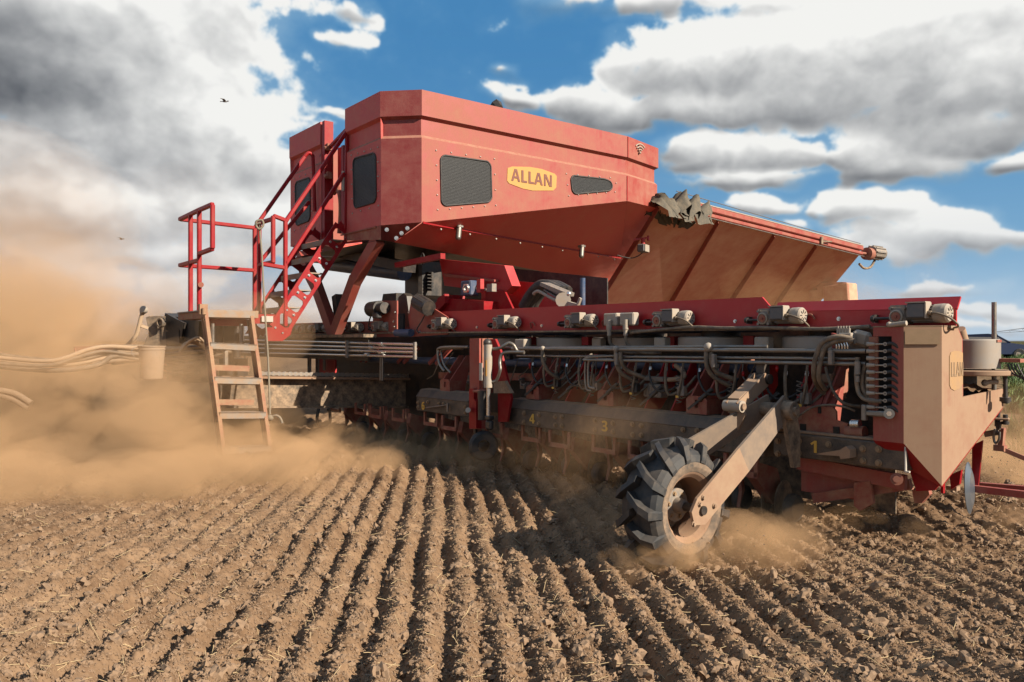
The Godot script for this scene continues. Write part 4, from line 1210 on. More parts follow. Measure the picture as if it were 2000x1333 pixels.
func make_wheel():
	var g := group("gauge_wheel")
	var c: Vector3 = P(0.16, 0.262, -0.875)
	var ax := Vector3.RIGHT   # axle runs along the toolbar
	var s := Shape.new()
	var r := 0.262
	s.lathe(c, ax, [[0.150, -0.085], [0.165, -0.098], [0.205, -0.106], [0.235, -0.098], [0.252, -0.080], [0.262, -0.04], [0.264, 0.0], [0.262, 0.04], [0.252, 0.080], [0.235, 0.098], [0.205, 0.106], [0.165, 0.098], [0.150, 0.085]], 56)
	obj("tyre", s, M.rubber, g)
	s = Shape.new()
	s.lathe(c, ax, [[0.150, 0.086], [0.160, 0.098], [0.180, 0.1055], [0.200, 0.1075], [0.202, 0.1055], [0.182, 0.1025], [0.164, 0.095]], 56)
	obj("sidewall_dust", s, M.tyre_dust, g)
	# chevron lugs, left and right in turn
	for k in 26:
		var side := 1.0 if k % 2 else -1.0
		var a0 := TAU * k / 26.0
		var sh := Shape.new()
		var ring := []
		for e in [[-0.012, -0.02, 0.268], [0.055, 0.16, 0.264], [0.094, 0.25, 0.243], [0.106, 0.275, 0.205]]:
			var w := 0.068 if e[0] < 0.09 else 0.085
			var row := []
			for q in [[-1, -0.004], [-0.72, 0.038], [0.72, 0.038], [1, -0.004]]:
				var a: float = a0 - e[1] * 1.0 + q[0] * w
				var rr: float = e[2] + q[1] * (1.0 if e[0] < 0.1 else 0.35)
				var xx: float = e[0] * side * (1.0 if q[1] == 0.0 or e[0] < 0.08 else 1.05)
				row.append(c + Vector3(xx, sin(a) * rr, cos(a) * rr))
			ring.append(row)
		for i in 3:
			for j in 3:
				sh.face([ring[i][j], ring[i][j + 1], ring[i + 1][j + 1], ring[i + 1][j]], c + ax * side * 0.03)
		sh.face([ring[0][0], ring[0][1], ring[0][2], ring[0][3]], ring[1][1])
		sh.face([ring[3][0], ring[3][1], ring[3][2], ring[3][3]], ring[2][1])
		obj("tread_lug", sh, M.rubber, g)
	s = Shape.new()
	s.lathe(c, ax, [[0.148, -0.09], [0.154, -0.09], [0.154, -0.084], [0.140, -0.07], [0.134, 0.0], [0.140, 0.07], [0.154, 0.084], [0.160, 0.092], [0.157, 0.096], [0.149, 0.09], [0.133, 0.072], [0.127, 0.0], [0.133, -0.07], [0.148, -0.09]], 56)
	obj("rim", s, M.tan_coat, g)
	s = Shape.new()
	s.lathe(c, ax, [[0.131, -0.055], [0.10, -0.055], [0.07, -0.025], [0.0, -0.025], [0.0, -0.035], [0.068, -0.035], [0.10, -0.063], [0.131, -0.063]], 40)
	obj("rim_disc", s, M.dirt_layer, g)
	s = Shape.new()
	s.lathe(c, ax, [[0.0, -0.03], [0.062, -0.03], [0.062, 0.0], [0.075, 0.004], [0.075, 0.014], [0.035, 0.018], [0.030, 0.06], [0.018, 0.064], [0.016, 0.13], [0.0, 0.13]], 28)
	obj("hub", s, M.cast_grey, g)
	var nuts := []
	for k in 6:
		var a := TAU * k / 6 + 0.2
		nuts.append(c + Vector3(0.014, sin(a) * 0.055, cos(a) * 0.055))
	bolts("wheel_nut", nuts, ax, 0.009, M.plate_worn, g)
	# swing arm outside and inside the wheel
	var piv: Vector3 = P(0.15, 0.652, -0.13)
	for side in [1.0, -1.0]:
		var x: float = c.x + (0.145 if side > 0 else -0.15)
		var xp: float = piv.x + 0.05 * side
		s = Shape.new()
		var low := c + Vector3(x - c.x, 0, 0)
		var kink := Vector3(x, 0.455, 0.575)
		var up := Vector3(xp, piv.y, piv.z)
		var d := (kink - low).normalized()
		var n := d.cross(Vector3.RIGHT).normalized()
		if n.y < 0: n = -n
		var d2 := (up - kink).normalized()
		var n2 := d2.cross(Vector3.RIGHT).normalized()
		if n2.y < 0: n2 = -n2
		s.prism([low - d * 0.075 - n * 0.02, low - d * 0.02 - n * 0.065, kink - n * 0.068, kink + n * 0.068, low + n * 0.065, low - d * 0.06 + n * 0.04], Vector3(0.014 * side, 0, 0))
		obj("lower_arm", s, M.tan_arm, g)
		s = Shape.new()
		for q in [[kink, up, n, n2]]:
			var p0: Vector3 = q[0] + q[2] * 0.068; var p1: Vector3 = q[0] - q[2] * 0.068
			var p2: Vector3 = q[1] - q[3] * 0.058; var p3: Vector3 = q[1] + q[3] * 0.058
			var th := Vector3(0.014 * side, 0, 0)
			s.prism([p0, p1, p2, p2 + d2 * 0.05, p3 + d2 * 0.05, p3], th)
		obj("upper_arm", s, M.arm_grey, g)
		if side > 0:
			var hb := []
			for e in [[0.0, 0.035], [0.045, -0.035], [-0.05, -0.01], [0.02, 0.045]]:
				hb.append(low + Vector3(0.014, 0, 0) + d * e[0] * 1.6 + n * e[1])
			bolts("arm_bolt", hb, ax, 0.010, M.dirt_layer, g)
	s = Shape.new(); s.cyl(c + Vector3(-0.17, 0, 0), c + Vector3(0.17, 0, 0), 0.02, 14); obj("axle", s, M.black_steel, g)
	s = Shape.new(); s.cyl(piv + Vector3(-0.22, 0, 0), piv + Vector3(0.10, 0, 0), 0.036, 16); obj("cross_tube", s, M.dusty_black, g)
	# upright clamp bolted to the toolbar
	s = Shape.new()
	s.prism([P(0.085, 0.36, -0.02), P(0.085, 0.36, -0.075), P(0.085, 0.66, -0.17), P(0.085, 0.70, -0.14), P(0.085, 0.70, -0.09), P(0.085, 0.66, -0.06), P(0.085, 0.54, -0.02)], Vector3(0.022, 0, 0))
	s.cyl(piv + Vector3(0.09, 0, 0), piv + Vector3(0.125, 0, 0), 0.046, 18)
	s.cyl(piv + Vector3(0.125, 0, 0), piv + Vector3(0.14, 0, 0), 0.022, 12)
	obj("pivot_clamp", s, M.dusty_black, g)
	# the upper link
	var l0: Vector3 = P(0.263, 0.671, -0.3)
	var l1: Vector3 = P(0.311, 0.798, 0)
	s = Shape.new()
	for e in [-0.032, 0.032]:
		var o := Vector3(e, 0, 0)
		var dd := (l1 - l0).normalized()
		var nn := dd.cross(Vector3.RIGHT).normalized()
		s.prism([l0 + o + nn * 0.03 - dd * 0.02, l0 + o - nn * 0.03 - dd * 0.02, l1 + o - nn * 0.036, l1 + o + nn * 0.036], Vector3(0.01, 0, 0))
	s.bar(l0 + Vector3(0, 0.034, 0.0), l1 + Vector3(0, 0.03, 0.0) - (l1 - l0) * 0.25, 0.062, 0.012)
	obj("upper_link", s, M.tan_arm, g)
	s = Shape.new(); s.cyl(l0 + Vector3(-0.05, 0, 0), l0 + Vector3(0.055, 0, 0), 0.030, 16); obj("link_bush", s, M.light_cast, g)
	s = Shape.new(); s.cyl(l0 + Vector3(0.04, 0, 0), l0 + Vector3(0.066, 0, 0), 0.017, 10); obj("link_pin", s, M.dirt_layer, g)
	s = Shape.new()
	s.prism([l0 + Vector3(-0.02, -0.01, 0), l0 + Vector3(-0.02, -0.17, 0.02), l0 + Vector3(0.0, -0.17, 0.0), l0 + Vector3(0.055, -0.04, -0.02), l0 + Vector3(0.04, 0.0, 0)], Vector3(0, 0, -0.015))
	obj("link_strut", s, M.tan_arm, g)
	s = Shape.new(); s.cyl(l1 + Vector3(-0.06, 0, 0), l1 + Vector3(0.06, 0, 0), 0.028, 12); s.box(l1 + Vector3(0.0, 0.04, -0.02), Vector3(0.05, 0.09, 0.05)); obj("link_anchor", s, M.black_steel, g)
	s = Shape.new(); s.box(P(0.24, 0.545, -0.06), Vector3(0.2, 0.012, 0.16)); obj("arm_tray", s, M.dirt_layer, g)

func make_box():
	# tan dusted hopper box at the near end of the toolbar
	var g := group("end_box")
	var s := Shape.new()
	# red side with the opening for the valve bank
	s.prism([P(-0.317, 0.532, -0.02), P(-0.46, 0.532, -0.02), P(-0.46, 0.66, -0.02), P(-0.317, 0.66, -0.02)], P(0, 0, 0.012))
	s.prism([P(-0.405, 0.66, -0.02), P(-0.46, 0.66, -0.02), P(-0.46, 1.064, -0.02), P(-0.405, 1.064, -0.02)], P(0, 0, 0.012))
	s.prism([P(-0.317, 1.022, -0.02), P(-0.405, 1.022, -0.02), P(-0.405, 1.064, -0.02), P(-0.317, 1.064, -0.02)], P(0, 0, 0.012))
	obj("red_side", s, M.red_side, g)
	s = Shape.new()
	s.prism([P(-0.30, 0.66, 0.05), P(-0.42, 0.66, 0.05), P(-0.42, 1.03, 0.05), P(-0.30, 1.03, 0.05)], P(0, 0, 0.01))
	obj("valve_recess", s, M.black_void, g)
	s = Shape.new()
	s.prism([P(-0.297, 0.66, -0.022), P(-0.34, 0.66, -0.022), P(-0.34, 1.02, -0.022), P(-0.297, 1.02, -0.022)], P(0, 0, 0.012))
	obj("valve_rail", s, M.red_rust, g)
	# folded tan sheet: chamfer and side
	s = Shape.new()
	s.prism([P(-0.46, 0.532, -0.02), P(-0.46, 1.064, -0.02), P(-0.585, 1.064, 0.076), P(-0.585, 0.345, 0.076)], Vector3(-0.006, 0, -0.008))
	obj("chamfer_sheet", s, M.tan_coat, g)
	s = Shape.new()
	s.prism([P(-0.585, 0.345, 0.076), P(-0.585, 1.064, 0.076), P(-0.585, 1.064, 0.235), P(-0.585, 1.01, 0.285), P(-0.585, 0.738, 0.29), P(-0.585, 0.76, 0.75), P(-0.585, 0.665, 0.75)], Vector3(-0.008, 0, 0))
	obj("side_sheet", s, M.tan_coat, g)
	s = Shape.new()
	s.prism([P(-0.317, 1.066, -0.02), P(-0.46, 1.066, -0.02), P(-0.585, 1.066, 0.076), P(-0.585, 1.066, 0.235), P(-0.317, 1.066, 0.235)], P(0, 0.004, 0))
	obj("box_lid", s, M.dirt_layer, g)
	s = Shape.new()
	s.prism([P(-0.585, 1.064, 0.235), P(-0.585, 1.01, 0.285), P(-0.585, 0.74, 0.29), P(-0.32, 0.74, 0.29), P(-0.32, 1.01, 0.285), P(-0.32, 1.064, 0.235)], P(0, 0, 0.006))
	obj("back_sheet", s, M.red_side, g)
	s = Shape.new()
	s.prism([P(-0.32, 0.532, 0.095), P(-0.32, 0.74, 0.29), P(-0.32, 0.76, 0.75), P(-0.32, 0.60, 0.75), P(-0.32, 0.45, 0.2)], P(0.008, 0, 0))
	s.prism([P(-0.585, 0.345, 0.076), P(-0.32, 0.45, 0.095), P(-0.32, 0.665, 0.75), P(-0.585, 0.665, 0.75)], P(0, -0.006, 0))
	s.prism([P(-0.46, 0.532, -0.02), P(-0.32, 0.532, -0.02), P(-0.32, 0.45, 0.095), P(-0.585, 0.345, 0.076)], P(0, -0.006, 0.004))
	obj("bottom_sheet", s, M.red_paint, g)
	s = Shape.new()
	s.prism([P(-0.585, 0.667, 0.751), P(-0.585, 0.76, 0.751), P(-0.32, 0.76, 0.751), P(-0.32, 0.667, 0.751)], P(0, 0, 0.008))
	obj("end_sheet", s, M.red_rust, g)
	# worn maker's plate and faded badge
	s = Shape.new()
	s.prism([P(-0.4655, 1.052, -0.021), P(-0.5795, 1.052, 0.068), P(-0.5795, 0.985, 0.068), P(-0.4655, 0.985, -0.021)], Vector3(0.0025, 0, 0.003))
	obj("worn_plate", s, M.plate_worn, g)
	s = Shape.new()
	var badge := []
	for e in [[0.150, 0.930], [0.165, 0.948], [0.20, 0.955], [0.25, 0.953], [0.288, 0.945], [0.288, 0.80], [0.25, 0.778], [0.20, 0.772], [0.165, 0.782], [0.150, 0.80]]:
		badge.append(P(-0.5855, e[1], e[0]))
	s.prism(badge, Vector3(0.002, 0, 0))
	obj("faded_badge", s, M.yellow_faded, g)
	lettering("faded_lettering", "LLAN", 0.085, 0.002, M.plate_worn, g, P(-0.5885, 0.868, 0.225), Basis(Vector3.UP, PI / 2), Vector3(0.62, 1.05, 1))
	# valve bank: fittings, rings and hoses
	for k in 10:
		var y := lerpf(0.985, 0.69, k / 9.0)
		var a := P(-0.300, y, -0.045)
		s = Shape.new()
		s.cyl(a, a + Vector3(0.034, 0, -0.006), 0.0105, 10, 0.0075)
		s.cyl(a + Vector3(0.034, 0, -0.006), a + Vector3(0.075, 0.001, -0.008), 0.004, 6)
		s.lathe(a + Vector3(0.083, 0.001, -0.010), Vector3(0, 0, 1), [[0.004, 0.0], [0.009, 0.0], [0.009, 0.005], [0.004, 0.005]], 10)
		obj("valve_fitting", s, M.light_cast, g)
		s = Shape.new()
		var b := a + Vector3(0.088, 0.0, -0.012)
		s.tube(curve([b, b + Vector3(0.02, 0.004, -0.008), b + Vector3(0.045, -0.016, -0.02), b + Vector3(0.06, -0.05, -0.03)], 3), 0.008, 7)
		obj("valve_hose", s, M.rubber, g)
	s = Shape.new()
	s.box(P(-0.348, 0.662, -0.05), Vector3(0.10, 0.026, 0.02), Basis(Vector3.BACK, 0.02), 0.006)
	s.cyl(P(-0.413, 0.667, -0.06), P(-0.398, 0.664, -0.03), 0.024, 14)
	s.box(P(-0.291, 0.663, -0.05), Vector3(0.022, 0.075, 0.03), Basis.IDENTITY, 0.004)
	obj("box_latch", s, M.tube_steel, g)
	s = Shape.new(); s.cyl(P(-0.415, 0.668, -0.065), P(-0.418, 0.668, -0.07), 0.012, 6); obj("latch_nut", s, M.bright_steel, g)
	# white oil manifold on the pipes
	var m := group("oil_manifold")
	s = Shape.new()
	s.prism([P(-0.094, 1.04, 0), P(-0.142, 1.028, 0), P(-0.142, 0.945, 0), P(-0.099, 0.944, 0)], P(0, 0, 0.02))
	obj("manifold_bracket", s, M.red_side, m)
	s = Shape.new(); s.box(P(-0.177, 1.012, 0), Vector3(0.065, 0.055, 0.05), Basis.IDENTITY, 0.004); s.box(P(-0.132, 0.98, 0), Vector3(0.02, 0.07, 0.03), Basis.IDENTITY, 0.004); obj("manifold_body", s, M.light_cast, m)
	for k in 5:
		var p: Vector3 = P(-0.129, 1.05, 0) + Vector3(0.0145 * k, 0.0, 0)
		s = Shape.new(); s.cyl(p + Vector3(0, -0.02, 0), p + Vector3(0, 0.012, 0), 0.0065, 8); s.cyl(p + Vector3(0, 0.012, 0), p + Vector3(0, 0.024, 0), 0.003, 6); obj("manifold_union", s, M.light_cast, m)
		s = Shape.new(); s.tube(curve([p + Vector3(0.0, -0.05, 0.03), p + Vector3(0.012, -0.07, 0.035), p + Vector3(0.01, -0.10, 0.03)], 3), 0.004, 6); obj("manifold_pipe", s, M.bright_steel, m)
	s = Shape.new(); s.box(P(-0.217, 1.012, 0.06), Vector3(0.09, 0.075, 0.05), Basis(Vector3.BACK, -0.25), 0.02); obj("manifold_cover", s, M.light_cast, m)
	s = Shape.new(); s.cyl(P(-0.395, 1.073, -0.02), P(-0.473, 1.082, -0.02), 0.011, 10); s.ball(P(-0.393, 1.076, -0.02), 0.014, 8); obj("oil_filter", s, M.light_cast, m)
	# last drum with its white hood, table and pole
	var d := group("end_drum")
	s = Shape.new(); s.lathe(P(-0.49, 0.865, 0.62), Vector3.UP, [[0.0, 0.0], [0.128, 0.0], [0.128, 0.138], [0.122, 0.144], [0.0, 0.144]], 36); obj("drum_hood", s, M.drum_steel, d)
	s = Shape.new(); s.lathe(P(-0.50, 0.83, 0.62), Vector3.UP, [[0.0, 0.0], [0.175, 0.0], [0.18, 0.004], [0.18, 0.022], [0.175, 0.026], [0.0, 0.026]], 36); obj("drum_table", s, M.tan_arm, d)
	s = Shape.new(); s.cyl(P(-0.45, 0.73, 0.60), P(-0.45, 0.83, 0.60), 0.07, 16); s.cyl(P(-0.645, 0.70, 0.62), P(-0.645, 0.83, 0.62), 0.010, 8); s.cyl(P(-0.645, 0.705, 0.62), P(-0.645, 0.725, 0.62), 0.025, 10); obj("drum_foot", s, M.black_steel, d)
	s = Shape.new(); s.box(P(-0.66, 0.905, 0.66), Vector3(0.10, 0.018, 0.08)); s.box(P(-0.61, 1.0, 0.62), Vector3(0.02, 0.012, 0.05)); obj("drum_bracket", s, M.red_rust, d)
	for k in 4:
		var p := P(-0.655 - 0.014 * k, 0.89, 0.62)
		s = Shape.new(); s.tube(curve([p, p + Vector3(0.02, -0.04, 0.01), p + Vector3(0.05, -0.06 - 0.01 * k, 0.0), p + Vector3(0.06, -0.02, -0.02)], 4), 0.004, 6); obj("sensor_wire", s, M.rubber, d)
	s = Shape.new(); s.cyl(P(-0.46, 1.0, 0.6), P(-0.46, 1.06, 0.56), 0.026, 14); obj("fill_spout", s, M.tan_arm, d)
	s = Shape.new(); s.cyl(P(-0.557, 0.742, 0.72), P(-0.557, 1.196, 0.72), 0.0115, 10); obj("marker_pole", s, M.tube_steel, d)
	s = Shape.new(); s.tube([P(-0.539, 0.79, 0.66), P(-0.555, 0.795, 0.68), P(-0.583, 0.795, 0.7)], 0.012, 8); s.ball(P(-0.537, 0.79, 0.66), 0.018, 8); obj("pole_clamp", s, M.white, d)
	# hinge lugs, links and the red marker frame
	var k := group("marker_frame")
	for yy in [P(-0.572, 0.713, 0.76), P(-0.572, 0.607, 0.76)]:
		s = Shape.new(); s.box(yy, Vector3(0.075, 0.011, 0.06), Basis(Vector3.UP, 0.3), 0.004); obj("hinge_lug", s, M.tan_arm, k)
		s = Shape.new(); s.cyl(yy + Vector3(0.022, -0.028, 0), yy + Vector3(0.022, 0.022, 0), 0.012, 8); s.cyl(yy + Vector3(0.022, -0.012, 0), yy + Vector3(0.022, -0.026, 0), 0.018, 6); obj("hinge_pin", s, M.black_steel, k)
	s = Shape.new(); s.cyl(P(-0.554, 0.735, 0.77), P(-0.554, 0.566, 0.77), 0.013, 10); s.prism([P(-0.549, 0.73, 0.74), P(-0.582, 0.732, 0.74), P(-0.568, 0.672, 0.74), P(-0.554, 0.671, 0.74)], P(0, 0, 0.02)); s.prism([P(-0.554, 0.591, 0.74), P(-0.58, 0.593, 0.74), P(-0.573, 0.551, 0.74), P(-0.559, 0.55, 0.74)], P(0, 0, 0.02)); obj("hinge_post", s, M.black_steel, k)
	s = Shape.new(); s.bar(P(-0.485, 0.518, 0.8), P(-0.545, 0.534, 0.8), 0.03, 0.03); obj("hinge_post", s, M.dusty_black, k)
	s = Shape.new(); s.tube(curve([P(-0.539, 0.551, 0.78), P(-0.532, 0.508, 0.78), P(-0.541, 0.478, 0.78), P(-0.558, 0.5, 0.78), P(-0.56, 0.539, 0.78)], 4), 0.006, 6); obj("hinge_spring", s, M.tube_steel, k)
	s = Shape.new(); s.bar(P(-0.567, 0.557, 0.8), P(-0.56, 0.467, 0.8), 0.022, 0.03, Vector3.FORWARD); s.bar(P(-0.557, 0.452, 0.8), P(-0.807, 0.339, 0.9), 0.022, 0.022); s.box(P(-0.555, 0.454, 0.8), Vector3(0.05, 0.03, 0.04)); obj("marker_arm", s, M.red_rust, k)
	s = Shape.new(); s.prism([P(-0.441, 0.459, 0.75), P(-0.492, 0.491, 0.75), P(-0.471, 0.251, 0.75), P(-0.441, 0.237, 0.75)], P(0, 0, 0.012)); obj("marker_leg", s, M.red_paint, k)
	s = Shape.new(); s.bar(P(-0.461, 0.245, 0.7), P(-0.874, 0.246, 0.75), 0.03, 0.034); obj("marker_rail", s, M.red_side, k)
	s = Shape.new(); s.bar(P(-0.402, 0.23, 0.95), P(-0.798, 0.245, 1), 0.03, 0.02); obj("marker_rail", s, M.red_side, k)
	# outer opener with its polished disc
	var o := group("end_opener")
	s = Shape.new(); s.lathe(P(-0.477, 0.259, 0.62), Vector3(0.95, 0.05, -0.24).normalized(), [[0.0, 0.02], [0.08, 0.014], [0.128, 0.0], [0.130, 0.003], [0.08, 0.018], [0.0, 0.024]], 36); obj("cutting_disc", s, M.disc_steel, o)
	s = Shape.new(); s.prism([P(-0.501, 0.355, 0.35), P(-0.554, 0.386, 0.35), P(-0.545, 0.317, 0.35), P(-0.508, 0.287, 0.35)], P(0, 0, 0.02)); s.bar(P(-0.492, 0.322, 0.3), P(-0.492, 0.273, 0.3), 0.012, 0.02, Vector3.FORWARD); obj("disc_guard", s, M.red_paint, o)
	s = Shape.new(); s.box(P(-0.496, 0.287, 0.4), Vector3(0.05, 0.02, 0.04)); obj("guard_foot", s, M.tan_arm, o)
	s = Shape.new(); s.prism([P(-0.415, 0.483, 0.12), P(-0.557, 0.344, 0.12), P(-0.534, 0.313, 0.12), P(-0.451, 0.296, 0.12), P(-0.423, 0.381, 0.12)], P(0, 0, 0.012)); obj("red_wedge", s, M.red_paint, o)
	s = Shape.new(); s.prism([P(-0.394, 0.283, 0.2), P(-0.466, 0.313, 0.2), P(-0.475, 0.275, 0.2), P(-0.438, 0.228, 0.2), P(-0.404, 0.223, 0.2)], P(0, 0, 0.03)); obj("opener_shoe", s, M.red_rust, o)

func make_stairs():
	# platform, hinged ladder, stair and hand rails at the far side
	var p := group("platform")
	var s := Shape.new()
	s.box((P(5.08, 1.205, -1.46) + P(5.92, 1.265, -0.98)) * 0.5, Vector3(0.84, 0.06, 0.46), Basis.IDENTITY)
	obj("platform_frame", s, M.ladder_coat, p)
	s = Shape.new()
	s.box((P(5.06, 1.27, -1.46) + P(5.92, 1.278, -0.97)) * 0.5, Vector3(0.86, 0.012, 0.49))
	s.box(P(5.055, 1.245, -1.215), Vector3(0.012, 0.062, 0.48))
	obj("platform_deck", s, M.step_coat, p)
	s = Shape.new()
	s.box(P(5.2, 1.17, -1.2), Vector3(0.05, 0.06, 0.46))
	obj("platform_beam", s, M.red_paint, p)
	for e in [[5.15, -1.36], [5.15, -1.1]]:
		s = Shape.new(); s.cyl(P(e[0], 0.95, e[1]), P(e[0], 1.16, e[1]), 0.018, 10); obj("platform_strut", s, M.tube_steel, p)
	# warning sticker with pictogram
	s = Shape.new(); s.box(P(5.15, 1.209, -0.851), Vector3(0.004, 0.055, 0.11), Basis(Vector3.UP, 0.0)); obj("warning_sticker", s, M.white, p)
	s = Shape.new()
	for e in [[-0.03, 0.01, 0.022, 0.006, 0.5], [-0.03, -0.004, 0.006, 0.026, 0.0], [-0.022, -0.014, 0.006, 0.022, 0.6], [0.015, 0.008, 0.05, 0.003, 0.0], [0.015, -0.002, 0.05, 0.003, 0.0]]:
		s.box(P(5.157, 1.209, -0.848) + Vector3(0.0, e[1], -e[0]), Vector3(0.003, e[3], e[2]), Basis(Vector3.RIGHT, e[4]))
	obj("sticker_figure", s, M.gauge_face, p, "stuff")
	s = Shape.new(); s.box(P(5.18, 1.209, -0.849), Vector3(0.02, 0.09, 0.26)); obj("platform_side", s, M.red_paint, p)
	# ladder: hangs from the platform edge, swung a little
	var l := group("ladder")
	var tl: Vector3 = P(5.03, 1.255, -1.455)
	var tr: Vector3 = P(5, 1.23, -1.052)
	var bl: Vector3 = P(4.62, 0.024, -1.427)
	var br: Vector3 = P(4.6, 0.009, -1.028)
	for q in [[tl, bl], [tr, br]]:
		s = Shape.new()
		var along: Vector3 = (q[1] - q[0]).normalized()
		var side: Vector3 = (tr - tl).normalized()
		var deep: Vector3 = along.cross(side).normalized()
		if deep.x < 0: deep = -deep
		# channel with slotted web: two flanges and short webs
		s.bar(q[0] + deep * 0.0, q[1] + deep * 0.0, 0.012, 0.03, side)
		s.bar(q[0] - deep * 0.12, q[1] - deep * 0.12, 0.012, 0.03, side)
		s.prism([q[0], q[1], q[1] - deep * 0.10, q[1] - along * 0.06 - deep * 0.12, q[0] - deep * 0.12], side * 0.006)
		obj("ladder_rail", s, M.ladder_coat, l)
		var hb := []
		for t in [0.04, 0.24, 0.28, 0.48, 0.52, 0.72, 0.76]:
			hb.append(q[0].lerp(q[1], t) - deep * 0.05 - side * 0.004)
		bolts("ladder_bolt", hb, -side if q[0] == tl else side, 0.012, M.bright_steel, l)
	for t in [0.225, 0.47, 0.715, 0.955]:
		s = Shape.new()
		var a: Vector3 = tl.lerp(bl, t)
		var b: Vector3 = tr.lerp(br, t)
		var side2: Vector3 = (b - a).normalized()
		var back := Vector3(-1, 0, 0)
		s.prism([a + Vector3(0.015, 0.0, 0), b + Vector3(0.015, 0.0, 0), b + back * 0.13, a + back * 0.13], Vector3(0, 0.012, 0))
		s.prism([a + Vector3(0.015, 0.012, 0), b + Vector3(0.015, 0.012, 0), b + Vector3(0.015, -0.045, 0), a + Vector3(0.015, -0.045, 0)], Vector3(-0.008, 0, 0))
		obj("ladder_tread", s, M.step_coat, l)
		if t > 0.3 and t < 0.8:
			s = Shape.new(); s.bar(a.lerp(b, 0.02) + Vector3(-0.12, 0.09, 0), b.lerp(a, 0.15) + Vector3(-0.12, 0.09, 0), 0.008, 0.05); obj("kick_strip", s, M.ladder_coat, l)
	# stair
	var st := group("stair")
	var lo := P(5.17, 1.10, -0.74)
	var hi := P(5.17, 2.14, -0.06)
	for u in [0.0, -0.62]:
		var o := Vector3(u, 0, 0)
		var dir := (hi - lo).normalized()
		var n := dir.cross(Vector3.RIGHT).normalized()
		if n.y < 0: n = -n
		s = Shape.new()
		for e in [0.085, -0.085]:
			s.prism([lo + o + n * (e - 0.018), lo + o + n * (e + 0.018), hi + o + n * (e + 0.018), hi + o + n * (e - 0.018)], Vector3(0.01, 0, 0))
		for k in 7:
			var c := lo.lerp(hi, k / 6.0) + o
			var hw := 0.036 if k > 0 else 0.06
			s.prism([c - dir * hw - n * 0.068, c + dir * hw - n * 0.068, c + dir * hw + n * 0.068, c - dir * hw + n * 0.068], Vector3(0.01, 0, 0))
			for q in [[1, 1], [1, -1], [-1, 1], [-1, -1]]:   # rounded corners of the cut-outs
				s.prism([c + dir * hw * q[0] + n * 0.068 * q[1], c + dir * (hw + 0.022) * q[0] + n * 0.068 * q[1], c + dir * hw * q[0] + n * 0.046 * q[1]], Vector3(0.01, 0, 0))
		obj("stringer", s, M.red_paint, st)
		var hb := []
		for k in 6:
			var c := lo.lerp(hi, (k + 0.02) / 6.0) + o + Vector3(0.01, 0, 0)
			hb.append(c + n * 0.04); hb.append(c - n * 0.045)
		if u == 0.0:
			bolts("stringer_bolt", hb, Vector3.RIGHT, 0.011, M.bright_steel, st)
	for k in 5:
		var c := lo.lerp(hi, (k + 1.0) / 6.0 + 0.02)
		s = Shape.new()
		s.box(c + Vector3(-0.305, 0.03, -0.02), Vector3(0.6, 0.012, 0.2))
		s.box(c + Vector3(-0.305, 0.005, 0.08), Vector3(0.6, 0.05, 0.008))
		obj("stair_tread", s, M.step_coat, st)
	s = Shape.new(); s.prism([P(5.17, 1.13, -0.86), P(5.17, 1.13, -0.60), P(5.17, 1.06, -0.62), P(5.17, 1.0, -0.70), P(5.17, 1.0, -0.86)], Vector3(0.014, 0, 0)); obj("stair_foot", s, M.red_paint, st)
	s = Shape.new(); s.box(P(6.217, 1.084, -0.3), Vector3(0.16, 0.06, 0.12), Basis.IDENTITY, 0.015); obj("dirt_heap", s, M.dirt_layer, st)
	# hand rails
	var h := group("hand_rail")
	var rails := [
		# back rail and mid rail round the platform, up the stair
		[[P(5.28, 2.2, -1.44), P(5.9, 2.19, -1.44)], [P(5.9, 2.19, -1.44), P(5.9, 2.17, -0.70)], [P(5.28, 1.74, -1.44), P(5.9, 1.74, -1.44)], [P(5.9, 1.74, -1.44), P(5.9, 1.73, -0.70)],
		[P(5.9, 2.17, -0.70), P(5.86, 2.98, -0.17)], [P(5.9, 1.75, -0.70), P(5.86, 2.5, -0.12)], [P(5.9, 1.10, -0.70), P(5.9, 2.17, -0.70)]],
		[[P(5.55, 1.27, -1.44), P(5.55, 2.19, -1.44)], [P(5.28, 1.27, -1.44), P(5.28, 2.2, -1.44)], [P(5.28, 2.2, -1.44), P(4.9, 2.2, -1.44)], [P(4.9, 2.2, -1.44), P(4.9, 1.81, -1.44)], [P(4.9, 1.81, -1.44), P(5.28, 1.80, -1.44)]],
		[[P(5.17, 1.138, -0.666), P(5.17, 2.165, -0.666)], [P(5.17, 2.165, -0.666), P(5.17, 2.198, -0.788)], [P(5.17, 2.198, -0.788), P(5.17, 1.743, -0.788)], [P(5.17, 1.706, -0.666), P(5.17, 1.731, -0.902)], [P(5.17, 2.17, -0.785), P(5.54, 2.17, -0.785)], [P(5.17, 1.755, -0.785), P(5.54, 1.755, -0.785)], [P(5.54, 1.27, -0.785), P(5.54, 2.17, -0.785)]],
		[[P(5.17, 2.151, -0.666), P(5.17, 3.153, -0.002)], [P(5.17, 1.741, -0.666), P(5.17, 2.7, -0.048)], [P(5.17, 3.172, -0.014), P(5.17, 2.131, -0.036)], [P(5.17, 3.164, -0.002), P(5.9, 3.0, 0.02)]],
	]
	for k in rails.size():
		for e in rails[k]:
			s = Shape.new()
			s.bar(e[0], e[1], 0.038, 0.038, Vector3.UP if absf((e[1] - e[0]).normalized().y) < 0.9 else Vector3.FORWARD, 0.007)
			obj("rail_bar", s, M.red_paint, h)
